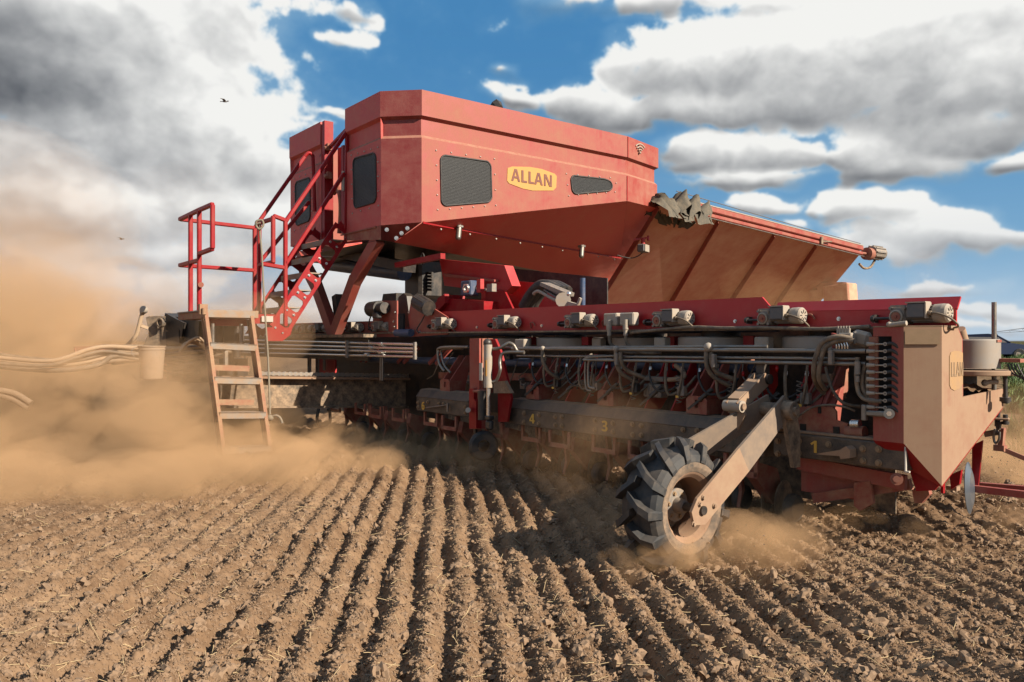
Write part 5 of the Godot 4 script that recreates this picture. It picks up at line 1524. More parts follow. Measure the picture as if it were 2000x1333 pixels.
	s = Shape.new(); s.tube(curve([P(5.86, 2.98, -0.17), P(5.85, 3.02, -0.13), P(5.85, 3.0, -0.09), P(5.85, 2.93, -0.08), P(5.85, 2.4, -0.06)], 4), 0.02, 8); obj("rail_bend", s, M.red_paint, h)
	s = Shape.new(); s.cyl(P(5.26, 1.515, -1.431), P(5.2, 1.511, -1.449), 0.025, 12); obj("rail_latch", s, M.red_rust, h)
	s = Shape.new(); s.box(P(5.06, 1.283, -1.473), Vector3(0.05, 0.09, 0.07)); s.cyl(P(5.02, 1.291, -1.476), P(5.02, 1.236, -1.476), 0.02, 8); obj("ladder_hinge", s, M.ladder_coat, l)

func ring_at(o: float) -> Array:   # plan of the hopper body, grown outward by o
	var base := [Vector2(4.45, 0.0), Vector2(4.19, 0.26), Vector2(4.19, 3.0), Vector2(4.35, 3.67), Vector2(6.68, 3.67), Vector2(6.84, 3.0), Vector2(6.84, 0.26), Vector2(6.58, 0.0)]
	var out := []
	var mid := Vector2(5.5, 1.8)
	for i in base.size():
		var a: Vector2 = base[(i + 7) % 8]; var b: Vector2 = base[i]; var c: Vector2 = base[(i + 1) % 8]
		var n1 := (b - a).orthogonal().normalized(); var n2 := (c - b).orthogonal().normalized()
		if n1.dot(b - mid) < 0: n1 = -n1
		if n2.dot(b - mid) < 0: n2 = -n2
		out.append(b + (n1 + n2) / (1.0 + n1.dot(n2)) * o)
	return out

func vent(called: String, rim: Array, out_dir: Vector3, n: int, parent: Node):
	# black perforated sheet behind a rounded opening with a raised seam and rivets round it
	var g := group(called, parent)
	var mid := Vector3()
	for p in rim: mid += p
	mid /= rim.size()
	var round_ := []
	for i in rim.size():
		var a: Vector3 = rim[(i + rim.size() - 1) % rim.size()]; var b: Vector3 = rim[i]; var c: Vector3 = rim[(i + 1) % rim.size()]
		for t in 5:
			var p := b + (a - b).normalized() * minf(0.05, (a - b).length() * 0.4) * pow(1.0 - t / 4.0, 1.5) + (c - b).normalized() * minf(0.05, (c - b).length() * 0.4) * pow(t / 4.0, 1.5)
			round_.append(p)
	var s := Shape.new()
	s.prism(round_, out_dir * 0.005)
	obj("mesh_sheet", s, M.perforated, g)
	s = Shape.new()
	for i in round_.size():
		var a: Vector3 = round_[i]; var b: Vector3 = round_[(i + 1) % round_.size()]
		if a.distance_to(b) > 0.002:
			s.tube([a + out_dir * 0.004, b + out_dir * 0.004], 0.009, 6, false)
	obj("rubber_seam", s, M.rubber, g)
	s = Shape.new()
	for i in rim.size():
		var a: Vector3 = rim[i] + (rim[i] - mid).normalized() * 0.06; var b: Vector3 = rim[(i + 1) % rim.size()] + (rim[(i + 1) % rim.size()] - mid).normalized() * 0.06
		var m := maxi(1, int(round(a.distance_to(b) / 0.155)))
		for k in m:
			s.ball(a.lerp(b, float(k) / m) + out_dir * 0.002, 0.0085, 6)
	obj("rivet", s, M.white, g, "stuff")

func make_hopper():
	var g := group("hopper")
	var prof := [[3.35, 0.04], [3.11, 0.04], [3.085, 0.0], [2.935, 0.0], [2.905, 0.028]]
	var low := [2.09, 2.11, 2.61, 2.62, 2.62, 2.61, 2.11, 2.09]
	var names := ["chamfer_panel", "long_panel", "corner_panel", "far_panel", "corner_panel", "long_panel", "chamfer_panel", "end_panel"]
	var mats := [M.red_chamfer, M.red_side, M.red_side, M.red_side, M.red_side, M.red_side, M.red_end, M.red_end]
	for i in 8:
		var cuts := [[0.0, 1.0]]
		if i == 7: cuts = [[0.0, 0.39], [0.66, 1.0]]   # the doorway at the head of the stair
		for c in cuts:
			var s := Shape.new()
			var rows := []
			for e in prof:
				var r = ring_at(e[1])
				var a: Vector2 = r[i].lerp(r[(i + 1) % 8], c[0]); var b: Vector2 = r[i].lerp(r[(i + 1) % 8], c[1])
				rows.append([P(a.x, e[0], a.y), P(b.x, e[0], b.y)])
			var r2 = ring_at(0.028)
			var a2: Vector2 = r2[i].lerp(r2[(i + 1) % 8], c[0]); var b2: Vector2 = r2[i].lerp(r2[(i + 1) % 8], c[1])
			rows.append([P(a2.x, lerpf(low[i], low[(i + 1) % 8], c[0]), a2.y), P(b2.x, lerpf(low[i], low[(i + 1) % 8], c[1]), b2.y)])
			var inside := P(5.5, 2.8, 1.8)
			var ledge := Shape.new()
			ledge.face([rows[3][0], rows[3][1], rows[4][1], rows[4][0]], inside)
			obj("dusty_highlight_ledge", ledge, M.ledge_dust, g)  # pale strip paints the crease highlight along with settled dust
			for k in rows.size() - 1:
				if k == 3: continue
				s.face([rows[k][0], rows[k][1], rows[k + 1][1], rows[k + 1][0]], inside)
			# turned-in lip round the top and inner skin
			var ri = ring_at(-0.02)
			var a3: Vector2 = ri[i].lerp(ri[(i + 1) % 8], c[0]); var b3: Vector2 = ri[i].lerp(ri[(i + 1) % 8], c[1])
			s.face([rows[0][0], rows[0][1], P(b3.x, 3.352, b3.y), P(a3.x, 3.352, a3.y)], P(5.5, 0, 1.8))
			s.face([P(a3.x, 3.352, a3.y), P(b3.x, 3.352, b3.y), P(b3.x, lerpf(low[i], low[(i + 1) % 8], c[1]) + 0.03, b3.y), P(a3.x, lerpf(low[i], low[(i + 1) % 8], c[0]) + 0.03, a3.y)], P(5.5, 2.8, 9.0))
			for e in [[rows, 0, a3], [rows, 1, b3]]:
				if i == 7:
					s.face([rows[0][e[1]], rows[4][e[1]], P(e[2].x, 2.2, e[2].y), P(e[2].x, 3.352, e[2].y)], P(4.5 if e[1] else 6.5, 2.5, 0))
			obj(names[i], s, mats[i], g)
	# weld line where the corner panel meets the long one
	var s := Shape.new()
	s.bar(P(4.148, 3.345, 3.0), P(4.148, 3.11, 3.0), 0.012, 0.008, Vector3.RIGHT)
	s.bar(P(4.16, 2.895, 3.0), P(4.16, 2.615, 3.0), 0.012, 0.008, Vector3.RIGHT)
	obj("panel_joint", s, M.red_paint, g)
	# skirt under the chamfer and end
	s = Shape.new()
	var r3 = ring_at(0.03)
	s.face([P(r3[0].x, 2.09, r3[0].y), P(r3[1].x, 2.112, r3[1].y), P(4.55, 1.957, 0.178), P(r3[0].x, 1.955, r3[0].y)], P(5.5, 2.4, 1.8))
	obj("chamfer_skirt", s, M.red_chamfer, g)
	s = Shape.new()
	s.face([P(r3[0].x, 2.088, -0.028), P(5.22, 2.088, -0.028), P(5.22, 2.02, -0.028), P(r3[0].x, 1.955, -0.028)], P(5.5, 2.4, 1.8))
	s.box(P(4.9, 2.085, -0.03), Vector3(0.75, 0.012, 0.02))
	obj("end_skirt", s, M.red_rust, g)
	bolts("skirt_bolt", [P(4.385, 2.045, 0.005), P(4.245, 2.055, 0.145), P(4.285, 2.01, 0.105), P(4.32, 1.965, 0.07)], Vector3(0.7, 0, 0.7), 0.016, M.bright_steel, g)
	# sloping belly sheets
	var bl := P(4.165, 2.11, 0.26); var kk: Vector3 = P(4.55, 1.957, 0.178)
	var cl := P(4.162, 2.61, 3.0); var dl := P(4.325, 2.62, 3.69)
	var sf: Vector3 = P(5.45, 2.137, 4.217); var tf: Vector3 = P(6.4, 1.863, 4.906)
	for e in [[bl, cl, sf], [bl, sf, tf, kk], [cl, dl, tf, sf]]:
		s = Shape.new()
		s.face(e, P(5.5, 3.0, 1.8))
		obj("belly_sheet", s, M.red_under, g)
	s = Shape.new()
	s.bar(bl + Vector3(0.004, 0, 0), sf + Vector3(0.004, 0, 0), 0.014, 0.02)
	obj("belly_seam", s, M.red_paint, g)
	var rv := Shape.new()
	for k in 9:
		rv.ball(bl.lerp(sf, (k + 0.6) / 9.0) + Vector3(0.01, -0.035, 0.01), 0.011, 6)
	obj("rivet", rv, M.white, g, "stuff")
	# mirrored belly and dark floor
	s = Shape.new()
	s.face([P(6.865, 2.11, 0.26), P(6.865, 2.61, 3.0), P(6.2, 2.1, 4.0)], P(5.5, 3, 1.8))
	s.face([P(6.865, 2.11, 0.26), P(6.2, 2.1, 4.0), P(6.9, 1.95, 4.9), P(6.69, 1.93, 0.065)], P(5.5, 3, 1.8))
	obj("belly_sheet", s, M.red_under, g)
	s = Shape.new()
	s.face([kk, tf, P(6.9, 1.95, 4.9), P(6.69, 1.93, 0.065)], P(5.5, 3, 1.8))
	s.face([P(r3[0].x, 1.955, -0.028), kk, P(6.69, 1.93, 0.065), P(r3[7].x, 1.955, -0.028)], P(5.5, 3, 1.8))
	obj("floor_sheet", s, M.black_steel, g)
	# lamps clamped to the belly
	for p in [P(4.3, 2.079, 0.774), P(4.45, 2.03, 2.565)]:
		s = Shape.new()
		s.cyl(p + Vector3(0.02, 0.06, 0.02), p + Vector3(0.03, -0.06, 0.04), 0.028, 12)
		s.box(p + Vector3(0.015, 0.05, 0.02), Vector3(0.07, 0.03, 0.07), Basis.IDENTITY, 0.008)
		s.ball(p + Vector3(0.03, -0.06, 0.04), 0.030, 8)
		obj("marker_lamp", s, M.tube_steel, g)
	# yellow badge with the maker's name on the long side
	var bd := group("badge", g)
	s = Shape.new()
	var pts := []
	pts = [P(4.161, 2.754, 1.262), P(4.161, 2.778, 1.321), P(4.161, 2.805, 1.557), P(4.161, 2.805, 1.717), P(4.161, 2.779, 1.895), P(4.161, 2.756, 1.924), P(4.161, 2.635, 1.916), P(4.161, 2.597, 1.873), P(4.161, 2.564, 1.592), P(4.161, 2.57, 1.455), P(4.161, 2.601, 1.282), P(4.161, 2.624, 1.256)]
	s.prism(pts, Vector3(0.004, 0, 0))
	obj("badge_plate", s, M.yellow, bd)
	lettering("lettering", "ALLAN", 0.170, 0.004, M.letter_red, bd, P(4.155, 2.691, 1.587), Basis(Vector3.UP, PI / 2), Vector3(1.04, 1, 1))
	# white radio sign: three arcs and a dot
	s = Shape.new()
	var wc: Vector3 = P(4.19, 3.205, 3.245)
	for k in 3:
		var arc := []
		for t in 9:
			var a := lerpf(-0.85, 0.85, t / 8.0)
			arc.append(wc + Vector3(0.004 + 0.012 * 0, cos(a) * (0.035 + 0.032 * k), -sin(a) * (0.035 + 0.032 * k)))
		s.tube(arc, 0.009, 6)
	s.ball(wc, 0.016, 8)
	obj("radio_sign", s, M.light_cast, g)
	# vents
	vent("vent", [P(4.161, 2.773, 0.456), P(4.161, 2.787, 1.049), P(4.161, 2.39, 1.062), P(4.161, 2.287, 0.468)], Vector3.RIGHT, 14, g)
	vent("vent", [P(4.161, 2.792, 2.122), P(4.161, 2.817, 2.671), P(4.161, 2.782, 2.76), P(4.161, 2.699, 2.744), P(4.161, 2.591, 2.152)], Vector3.RIGHT, 10, g)
	vent("vent", [P(5.004, 2.818, -0.029), P(4.536, 2.792, -0.029), P(4.526, 2.323, -0.029), P(4.981, 2.32, -0.029)], Vector3(0, 0, 1), 12, g)
	vent("vent", [P(6.443, 2.809, -0.029), P(6.036, 2.802, -0.029), P(6.036, 2.329, -0.029), P(6.428, 2.312, -0.029)], Vector3(0, 0, 1), 12, g)
	# doorway: posts, small door panel, dark inside
	var dw := group("doorway", g)
	s = Shape.new(); s.box((P(5.74, 3.33, -0.03) + P(5.64, 2.1, 0.06)) * 0.5, Vector3(0.06, 1.26, 0.10)); obj("door_post", s, M.red_paint, dw)
	s = Shape.new(); s.box((P(5.24, 3.0, -0.03) + P(5.26, 2.1, 0.03)) * 0.5, Vector3(0.05, 0.9, 0.06)); obj("door_post", s, M.red_paint, dw)
	s = Shape.new(); s.box((P(5.27, 3.05, 0.10) + P(5.62, 2.72, 0.12)) * 0.5, Vector3(0.37, 0.36, 0.02), Basis.IDENTITY, 0.004); obj("door_panel", s, M.red_belly, dw)
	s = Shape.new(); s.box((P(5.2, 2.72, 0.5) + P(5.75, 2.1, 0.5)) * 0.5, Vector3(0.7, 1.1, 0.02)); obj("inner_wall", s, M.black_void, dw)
	s = Shape.new(); s.box(P(5.41, 2.93, 0.09), Vector3(0.13, 0.10, 0.004), Basis.IDENTITY); obj("door_badge", s, M.yellow, dw)
	lettering("door_lettering", "ALLAN", 0.036, 0.003, M.letter_red, dw, P(5.41, 2.93, 0.085), Basis.IDENTITY)
	s = Shape.new(); s.tube(curve([P(5.62, 2.58, 0.05), P(5.5, 2.6, 0.03), P(5.42, 2.56, 0.02), P(5.38, 2.45, 0.02), P(5.38, 2.3, 0.02), P(5.41, 2.12, 0.02)], 5), 0.03, 10); obj("feed_hose", s, M.red_rust, dw)
	s = Shape.new(); s.cyl(P(5.17, 2.72, -0.06), P(5.17, 2.52, -0.06), 0.015, 8); obj("door_handle", s, M.white, dw)
	for y in [3.06, 2.76]:
		s = Shape.new(); s.cyl(P(5.66, y, -0.03), P(5.6, y - 0.03, -0.04), 0.018, 8); s.box(P(5.63, y, 0.0), Vector3(0.05, 0.07, 0.05)); obj("door_hinge", s, M.red_rust, dw)
	# breather cap on the roof edge
	s = Shape.new(); s.cyl(P(4.4, 3.374, 1.292), P(4.4, 3.455, 1.325), 0.05, 12); s.lathe(P(4.4, 3.425, 1.279), Vector3(0.5, 0.5, -0.4).normalized(), [[0.0, -0.02], [0.05, -0.02], [0.062, 0.02], [0.055, 0.07], [0.0, 0.09]], 14); obj("breather_cap", s, M.rubber, g)
	s = Shape.new(); s.box(P(4.6, 3.365, 0.3), Vector3(0.3, 0.02, 0.5)); obj("roof_ledge", s, M.black_steel, g)
	# legs
	var lg := group("hopper_legs")
	for e in [[P(5.49, 1.06, 0.0), P(5.03, 1.60, 0.0), P(4.57, 1.98, 0.02)], [P(5.54, 1.06, 0.02), P(5.98, 1.60, 0.02), P(6.45, 1.98, 0.03)]]:
		s = Shape.new(); s.bar(e[0], e[1] + (e[1] - e[0]).normalized() * 0.03, 0.085, 0.13, Vector3.RIGHT); obj("leg", s, M.red_side, lg)
		s = Shape.new(); s.bar(e[1], e[2], 0.084, 0.129, Vector3.RIGHT); obj("leg", s, M.red_side, lg)
	s = Shape.new(); s.box(P(5.66, 1.385, 0.12), Vector3(0.10, 0.22, 0.08), Basis(Vector3.BACK, 0.25)); obj("control_box", s, M.black_steel, lg)
	for e in [[P(5.5, 1.06, 3.0), P(5.3, 1.8, 3.1)], [P(5.9, 1.06, 2.6), P(5.9, 1.9, 2.6)]]:
		s = Shape.new(); s.bar(e[0], e[1], 0.09, 0.13, Vector3.RIGHT); obj("leg", s, M.red_side, lg)
	make_bunker()
	make_feed()

func make_bunker():
	# long flared bunker behind the hopper
	var g := group("bunker")
	var r1 := P(4.3, 2.36, 8.4)
	var r0: Vector3 = P(4.3, 2.64, 3.76)
	var tops := [P(4.3, 2.685, 3.0)]
	for v in [3.661, 4.817, 6.07, 7.132]:
		tops.append(r0.lerp(r1, (v - 3.76) / 4.64))
	tops.append(r1)
	var feet := [P(5.95, 1.373, 3.612), P(5.9, 1.395, 4.047), P(5.82, 1.456, 5.518), P(5.74, 1.509, 6.847), P(5.66, 1.571, 8.071), P(5.6, 1.62, 9.335)]
	var b0: Vector3 = feet[0]
	var b1: Vector3 = feet[5]
	var s := Shape.new()
	for k in range(1, 5):
		s = Shape.new()
		s.face([tops[k], tops[k + 1], feet[k + 1], feet[k]], P(6.5, 3.5, 6.0))
		obj("side_sheet", s, M.bunker_coat, g)
	for k in range(1, 5):
		s = Shape.new()
		var n: Vector3 = (tops[k + 1] - tops[k]).cross(feet[k] - tops[k]).normalized()
		if n.x < 0: n = -n
		s.prism([tops[k] - n * 0.002, feet[k] - n * 0.002, feet[k] + n * 0.085, tops[k] + n * 0.06], (tops[k + 1] - tops[k]).normalized() * 0.012)
		obj("rib", s, M.red_side, g)
	# top rail: two tubes and a flat cap
	r0 = P(4.3, 2.626, 4.0)
	s = Shape.new(); s.bar(r0 + Vector3(0.03, 0.10, 0), r1 + Vector3(0.03, 0.10, 0), 0.09, 0.07, Vector3.UP, 0.01); obj("top_rail", s, M.red_side, g)
	s = Shape.new(); s.bar(r0 + Vector3(0.035, 0.02, 0), r1 + Vector3(0.035, 0.02, 0), 0.07, 0.05, Vector3.UP, 0.01); obj("top_rail", s, M.red_side, g)
	s = Shape.new(); s.bar(r0 + Vector3(0.0, 0.145, 0), r1 + Vector3(0.0, 0.145, 0), 0.14, 0.012); obj("rail_cap", s, M.light_cast, g)
	s = Shape.new(); s.tube([r0 + Vector3(0.02, 0.23, 0), r0.lerp(r1, 0.6) + Vector3(0.02, 0.19, 0), r1 + Vector3(0.02, 0.18, 0)], 0.006, 5); obj("cover_cable", s, M.gauge_face, g)
	s = Shape.new(); s.tube([r0 + Vector3(0.08, -0.02, 0), r1 + Vector3(0.08, -0.03, 0)], 0.007, 5); obj("cover_cable", s, M.tube_steel, g)
	var mk := r0.lerp(r1, 0.72)
	s = Shape.new(); s.box(mk + Vector3(0.09, 0.05, 0), Vector3(0.02, 0.11, 0.05)); s.bar(mk + Vector3(0.09, 0.04, 0), mk + Vector3(0.12, 0.05, -0.22), 0.015, 0.02); obj("rail_clip", s, M.dusty_black, g)
	# far end: drive for the cover
	var e := group("cover_drive", g)
	s = Shape.new(); s.cyl(r1 + Vector3(0.03, 0.03, 0), r1 + Vector3(0.03, 0.03, -0.2), 0.02, 8); s.cyl(r1 + Vector3(0.03, 0.03, -0.16), r1 + Vector3(0.03, 0.03, -0.28), 0.10, 16); obj("drive_hub", s, M.red_rust, e)
	s = Shape.new(); s.cyl(r1 + Vector3(0.04, 0.06, -0.28), r1 + Vector3(0.04, 0.06, -0.62), 0.10, 16)
	for k in 10:
		var a := TAU * k / 10
		s.box(r1 + Vector3(0.04 + cos(a) * 0.105, 0.06 + sin(a) * 0.105, -0.44), Vector3(0.02, 0.02, 0.3), Basis(Vector3.BACK, a))
	obj("drive_motor", s, M.cast_grey, e)
	s = Shape.new(); s.tube(curve([r1 + Vector3(0, -0.14, 0), r1 + Vector3(0, -0.2, -0.15), r1 + Vector3(0, -0.17, -0.35), r1 + Vector3(0.02, -0.05, -0.45)], 4), 0.02, 6); s.tube([r1 + Vector3(0.04, 0.06, -0.62), r1 + Vector3(0.04, 0.09, -0.74)], 0.012, 6); obj("drive_cable", s, M.dusty_black, e)
	# end wall, far side and the frame that carries the far end
	s = Shape.new()
	s.face([r1, b1, P(6.5, 1.75, 9.4), P(6.9, 2.36, 8.4)], P(5.5, 2, 5))
	s.face([P(6.9, 2.70, 3.0), P(6.9, 2.36, 8.4), P(6.5, 1.75, 9.4), P(6.2, 1.7, 4.6)], P(5.5, 2.4, 5))
	s.face([b0, b1, P(6.5, 1.75, 9.4), P(6.2, 1.7, 4.6)], P(5.5, 4, 5))
	obj("rear_sheet", s, M.bunker_coat, g)
	s = Shape.new()
	s.bar(P(4.746, 1.924, 8.6), P(4.675, 1.067, 8.6), 0.45, 0.3, Vector3.FORWARD, 0.02)
	obj("rear_post", s, M.bunker_coat, g)
	s = Shape.new()
	s.bar(P(5.205, 2.036, 8.6), P(5.092, 1.909, 8.6), 0.12, 0.12); s.bar(P(5.111, 1.91, 8.6), P(4.657, 1.902, 8.6), 0.12, 0.12); s.bar(P(5.252, 1.779, 8.6), P(4.746, 1.789, 8.6), 0.14, 0.14)
	obj("rear_brace", s, M.bunker_coat, g)
	# work lamp on its bracket
	var w := group("work_lamp")
	s = Shape.new(); s.bar(P(4.62, 2.257, 3.598), P(4.5, 2.281, 3.727), 0.03, 0.02); s.bar(P(4.5, 2.306, 3.727), P(4.5, 2.243, 3.727), 0.02, 0.02, Vector3.FORWARD); s.cyl(P(4.52, 2.265, 3.656), P(4.52, 2.189, 3.656), 0.025, 8); obj("lamp_bracket", s, M.red_belly, w)
	s = Shape.new(); s.box(P(4.52, 2.144, 3.656), Vector3(0.10, 0.10, 0.17), Basis(Vector3.UP, 0.4), 0.015); obj("lamp_body", s, M.gauge_face, w)
	s = Shape.new(); s.box(P(4.52, 2.144, 3.656) + Basis(Vector3.UP, 0.4) * Vector3(0.052, 0, 0), Vector3(0.008, 0.085, 0.15), Basis(Vector3.UP, 0.4)); obj("lamp_glass", s, M.light_cast, w)
	s = Shape.new(); s.tube(curve([P(4.55, 2.105, 3.689), P(4.58, 2.053, 3.629), P(4.62, 2.024, 3.525), P(4.7, 2.059, 3.383)], 4), 0.007, 6); obj("lamp_cable", s, M.rubber, w)

func make_feed():
	# feed gear under the hopper
	var f := group("feed_chute")
	var s := Shape.new()
	s.box(P(5.186, 1.668, 0.9), Vector3(0.34, 0.42, 0.3), Basis.IDENTITY, 0.03); obj("chute_body", s, M.black_steel, f)
	s = Shape.new(); s.prism([P(4.589, 1.831, 0.72), P(3.504, 1.687, 0.72), P(3.391, 1.495, 0.72), P(3.504, 1.432, 0.72), P(4.494, 1.556, 0.72)], P(0, 0, 0.1)); obj("chute_housing", s, M.red_belly, f)
	s = Shape.new(); s.prism([P(4.43, 1.672, 0.66), P(3.579, 1.559, 0.66), P(3.579, 1.54, 0.66), P(4.402, 1.639, 0.66)], P(0, 0, 0.05)); obj("housing_flange", s, M.red_side, f)
	s = Shape.new(); s.prism([P(4.446, 1.283, 0.55), P(4.352, 1.42, 0.55), P(4.252, 1.451, 0.55), P(4.243, 1.416, 0.55), P(3.586, 1.36, 0.55), P(3.586, 1.231, 0.55), P(4.252, 1.258, 0.55)], P(0, 0, 0.25)); obj("elevator_cover", s, M.red_paint, f)
	s = Shape.new(); s.prism([P(4.413, 1.241, 0.5), P(4.339, 1.358, 0.5), P(4.157, 1.45, 0.5), P(4.148, 1.361, 0.5), P(4.265, 1.296, 0.5), P(4.32, 1.229, 0.5)], P(0, 0, 0.05)); obj("cover_horn", s, M.red_paint, f)
	s = Shape.new(); s.bar(P(4.194, 1.27, 0.53), P(3.775, 1.268, 0.53), 0.02, 0.02); obj("cover_edge", s, M.white, f)
	s = Shape.new(); s.prism([P(3.768, 1.491, 0.7), P(3.478, 1.453, 0.7), P(3.343, 1.273, 0.7), P(3.768, 1.296, 0.7)], P(0, 0, 0.02)); obj("side_wedge", s, M.red_paint, f)
	s = Shape.new(); s.prism([P(4.111, 1.618, 0.9), P(2.84, 1.473, 0.9), P(2.84, 1.254, 0.9), P(4.111, 1.291, 0.9)], P(0, 0, 0.02)); obj("cross_plate", s, M.red_belly, f)
	s = Shape.new(); s.box(P(3.883, 1.493, 0.6), Vector3(0.16, 0.14, 0.1), Basis.IDENTITY, 0.01); obj("blue_motor", s, M.blue_paint, f)
	s = Shape.new(); s.lathe(P(3.824, 1.487, 0.53), Vector3(0, 0, 1), [[0.03, 0.0], [0.045, 0.0], [0.045, 0.02], [0.03, 0.02], [0.03, 0.0]], 6); obj("blue_motor_ring", s, M.bright_steel, f)
	s = Shape.new(); s.cyl(P(3.705, 1.477, 0.55), P(3.562, 1.465, 0.55), 0.012, 8); s.box(P(3.47, 1.474, 0.55), Vector3(0.08, 0.07, 0.05)); obj("motor_coupling", s, M.cast_grey, f)
	s = Shape.new(); s.box(P(3.6, 1.498, 0.52), Vector3(0.06, 0.12, 0.04)); obj("coupling_guard", s, M.red_belly, f)
	# elevator bars seen as dark rows
	s = Shape.new()
	for k in 6: s.cyl(P(5.345, 1.693, 0.86) + Vector3(0.0, 0.06 - 0.035 * k, 0.02), P(4.906, 1.655, 0.86) + Vector3(0.0, 0.06 - 0.035 * k, 0.02), 0.014, 8)
	obj("elevator_bar", s, M.rubber, f, "stuff")
	s = Shape.new(); s.prism([P(6.214, 2.018, 1.3), P(2.774, 1.554, 1.3), P(2.774, 1.243, 1.3), P(6.214, 1.337, 1.3)], P(0, 0, 0.012)); obj("added_gap_backing", s, M.black_steel, f)  # added black sheet, darkens the gap under the chute where sky showed
	# side plates of the two troughs with motors
	var t := group("trough_head")
	s = Shape.new(); s.prism([P(4.952, 1.041, 0.16), P(4.952, 1.351, 0.16), P(4.803, 1.401, 0.16), P(4.469, 1.388, 0.16), P(4.469, 1.039, 0.16)], P(0, 0, 0.015)); obj("head_plate", s, M.red_side, t)
	s = Shape.new(); s.prism([P(4.202, 1.038, 0.16), P(4.258, 1.231, 0.16), P(4.202, 1.387, 0.16), P(3.872, 1.313, 0.16), P(3.58, 1.205, 0.16), P(3.58, 1.058, 0.16)], P(0, 0, 0.015)); obj("head_plate", s, M.red_side, t)
	s = Shape.new(); s.prism([P(5.028, 1.399, 0.3), P(4.995, 1.481, 0.3), P(4.724, 1.479, 0.3), P(4.734, 1.382, 0.3)], P(0, 0, 0.1)); obj("rubber_flap", s, M.rubber, t)
	s = Shape.new(); s.prism([P(4.714, 1.326, 0.3), P(4.683, 1.436, 0.3), P(4.583, 1.472, 0.3), P(4.524, 1.439, 0.3), P(4.485, 1.288, 0.3), P(4.409, 1.138, 0.3), P(4.703, 1.142, 0.3)], P(0, 0, 0.08)); obj("rubber_flap", s, M.black_steel, t)
	s = Shape.new(); s.box(P(4.347, 1.169, 0.14), Vector3(0.1, 0.18, 0.02)); obj("head_gap", s, M.black_void, t)
	s = Shape.new(); s.cyl(P(4.882, 1.316, 0.1), P(4.693, 1.32, 0.1), 0.075, 18); s.cyl(P(4.693, 1.32, 0.1), P(4.591, 1.322, 0.1), 0.055, 18); s.box(P(4.681, 1.249, 0.06), Vector3(0.1, 0.06, 0.06), Basis.IDENTITY, 0.01); obj("head_motor", s, M.black_steel, t)
	s = Shape.new(); s.cyl(P(3.993, 1.362, 0.1), P(3.793, 1.291, 0.1), 0.07, 16)
	for k in 9:
		var a := TAU * k / 9
		s.bar(P(3.984, 1.357, 0.1) + Vector3(0, sin(a), cos(a)) * 0.07, P(3.81, 1.296, 0.1) + Vector3(0, sin(a), cos(a)) * 0.07, 0.012, 0.012)
	obj("head_motor", s, M.black_steel, t)
	s = Shape.new(); s.tube(curve([P(4.839, 1.284, 0.1), P(4.903, 1.22, 0.1), P(4.925, 1.143, 0.1), P(4.861, 1.102, 0.1)], 4), 0.008, 6); s.tube(curve([P(3.877, 1.257, 0.12), P(3.946, 1.185, 0.12), P(4.035, 1.107, 0.12), P(3.999, 1.074, 0.12)], 4), 0.006, 6); obj("head_cable", s, M.rubber, t)
	bolts("bolt", [P(4.495, 1.276, 0.158), P(4.524, 1.188, 0.158), P(4.504, 1.138, 0.158), P(4.524, 1.089, 0.158), P(4.236, 1.268, 0.158), P(4.044, 1.084, 0.158), P(4.153, 1.095, 0.158)], Vector3(0, 0, 1), 0.010, M.bright_steel, t)
	# black hose arch with cable carrier
	var h := group("hose_arch")
	for k in 3:
		s = Shape.new(); s.tube(curve([P(3.081, 1.289, 0.6) + Vector3(0, 0, -0.05 * k), P(2.998, 1.382, 0.6) + Vector3(0, 0, -0.05 * k), P(2.89, 1.454, 0.6) + Vector3(0, 0, -0.05 * k), P(2.771, 1.464, 0.6) + Vector3(0, 0, -0.05 * k), P(2.618, 1.406, 0.6) + Vector3(0, 0, -0.05 * k)], 5), 0.045, 10); obj("arch_hose", s, M.rubber, h)
	s = Shape.new(); s.bar(P(2.68, 1.459, 0.5), P(2.384, 1.363, 0.5), 0.10, 0.03); obj("carrier_cover", s, M.cast_grey, h)
	s = Shape.new(); s.bar(P(2.631, 1.431, 0.48), P(2.386, 1.334, 0.48), 0.05, 0.012); s.bar(P(2.643, 1.411, 0.48), P(2.434, 1.32, 0.48), 0.05, 0.012); obj("carrier_bar", s, M.gauge_face, h)
	s = Shape.new(); s.tube(curve([P(2.774, 1.383, 0.46), P(2.709, 1.401, 0.46), P(2.533, 1.332, 0.46), P(2.459, 1.313, 0.46)], 4), 0.014, 8); s.cyl(P(2.411, 1.319, 0.46), P(2.366, 1.316, 0.42), 0.06, 12); s.bar(P(2.435, 1.312, 0.46), P(2.236, 1.265, 0.46), 0.03, 0.03); s.bar(P(2.247, 1.265, 0.46), P(2.213, 1.326, 0.46), 0.02, 0.02, Vector3.FORWARD); obj("carrier_joint", s, M.light_cast, h)
	s = Shape.new(); s.ball(P(2.346, 1.363, 0.46), 0.022, 8); obj("carrier_bolt", s, M.bright_steel, h)
	s = Shape.new(); s.cyl(P(2.447, 1.504, 0.7), P(2.447, 1.258, 0.7), 0.022, 10); obj("blue_pole", s, M.blue_paint)
	s = Shape.new(); s.bar(P(4.539, 1.734, 0.2), P(3.723, 1.755, 0.2), 0.05, 0.05); obj("cross_rail", s, M.red_paint)
	s = Shape.new(); s.tube([P(6.946, 1.964, 0.6), P(5.077, 1.723, 0.6)], 0.09, 14); obj("blue_roller", s, M.blue_paint)
	s = Shape.new(); s.bar(P(6.408, 2.063, 0.35), P(4.55, 1.724, 0.35), 0.14, 0.10); obj("cross_rail", s, M.black_steel)
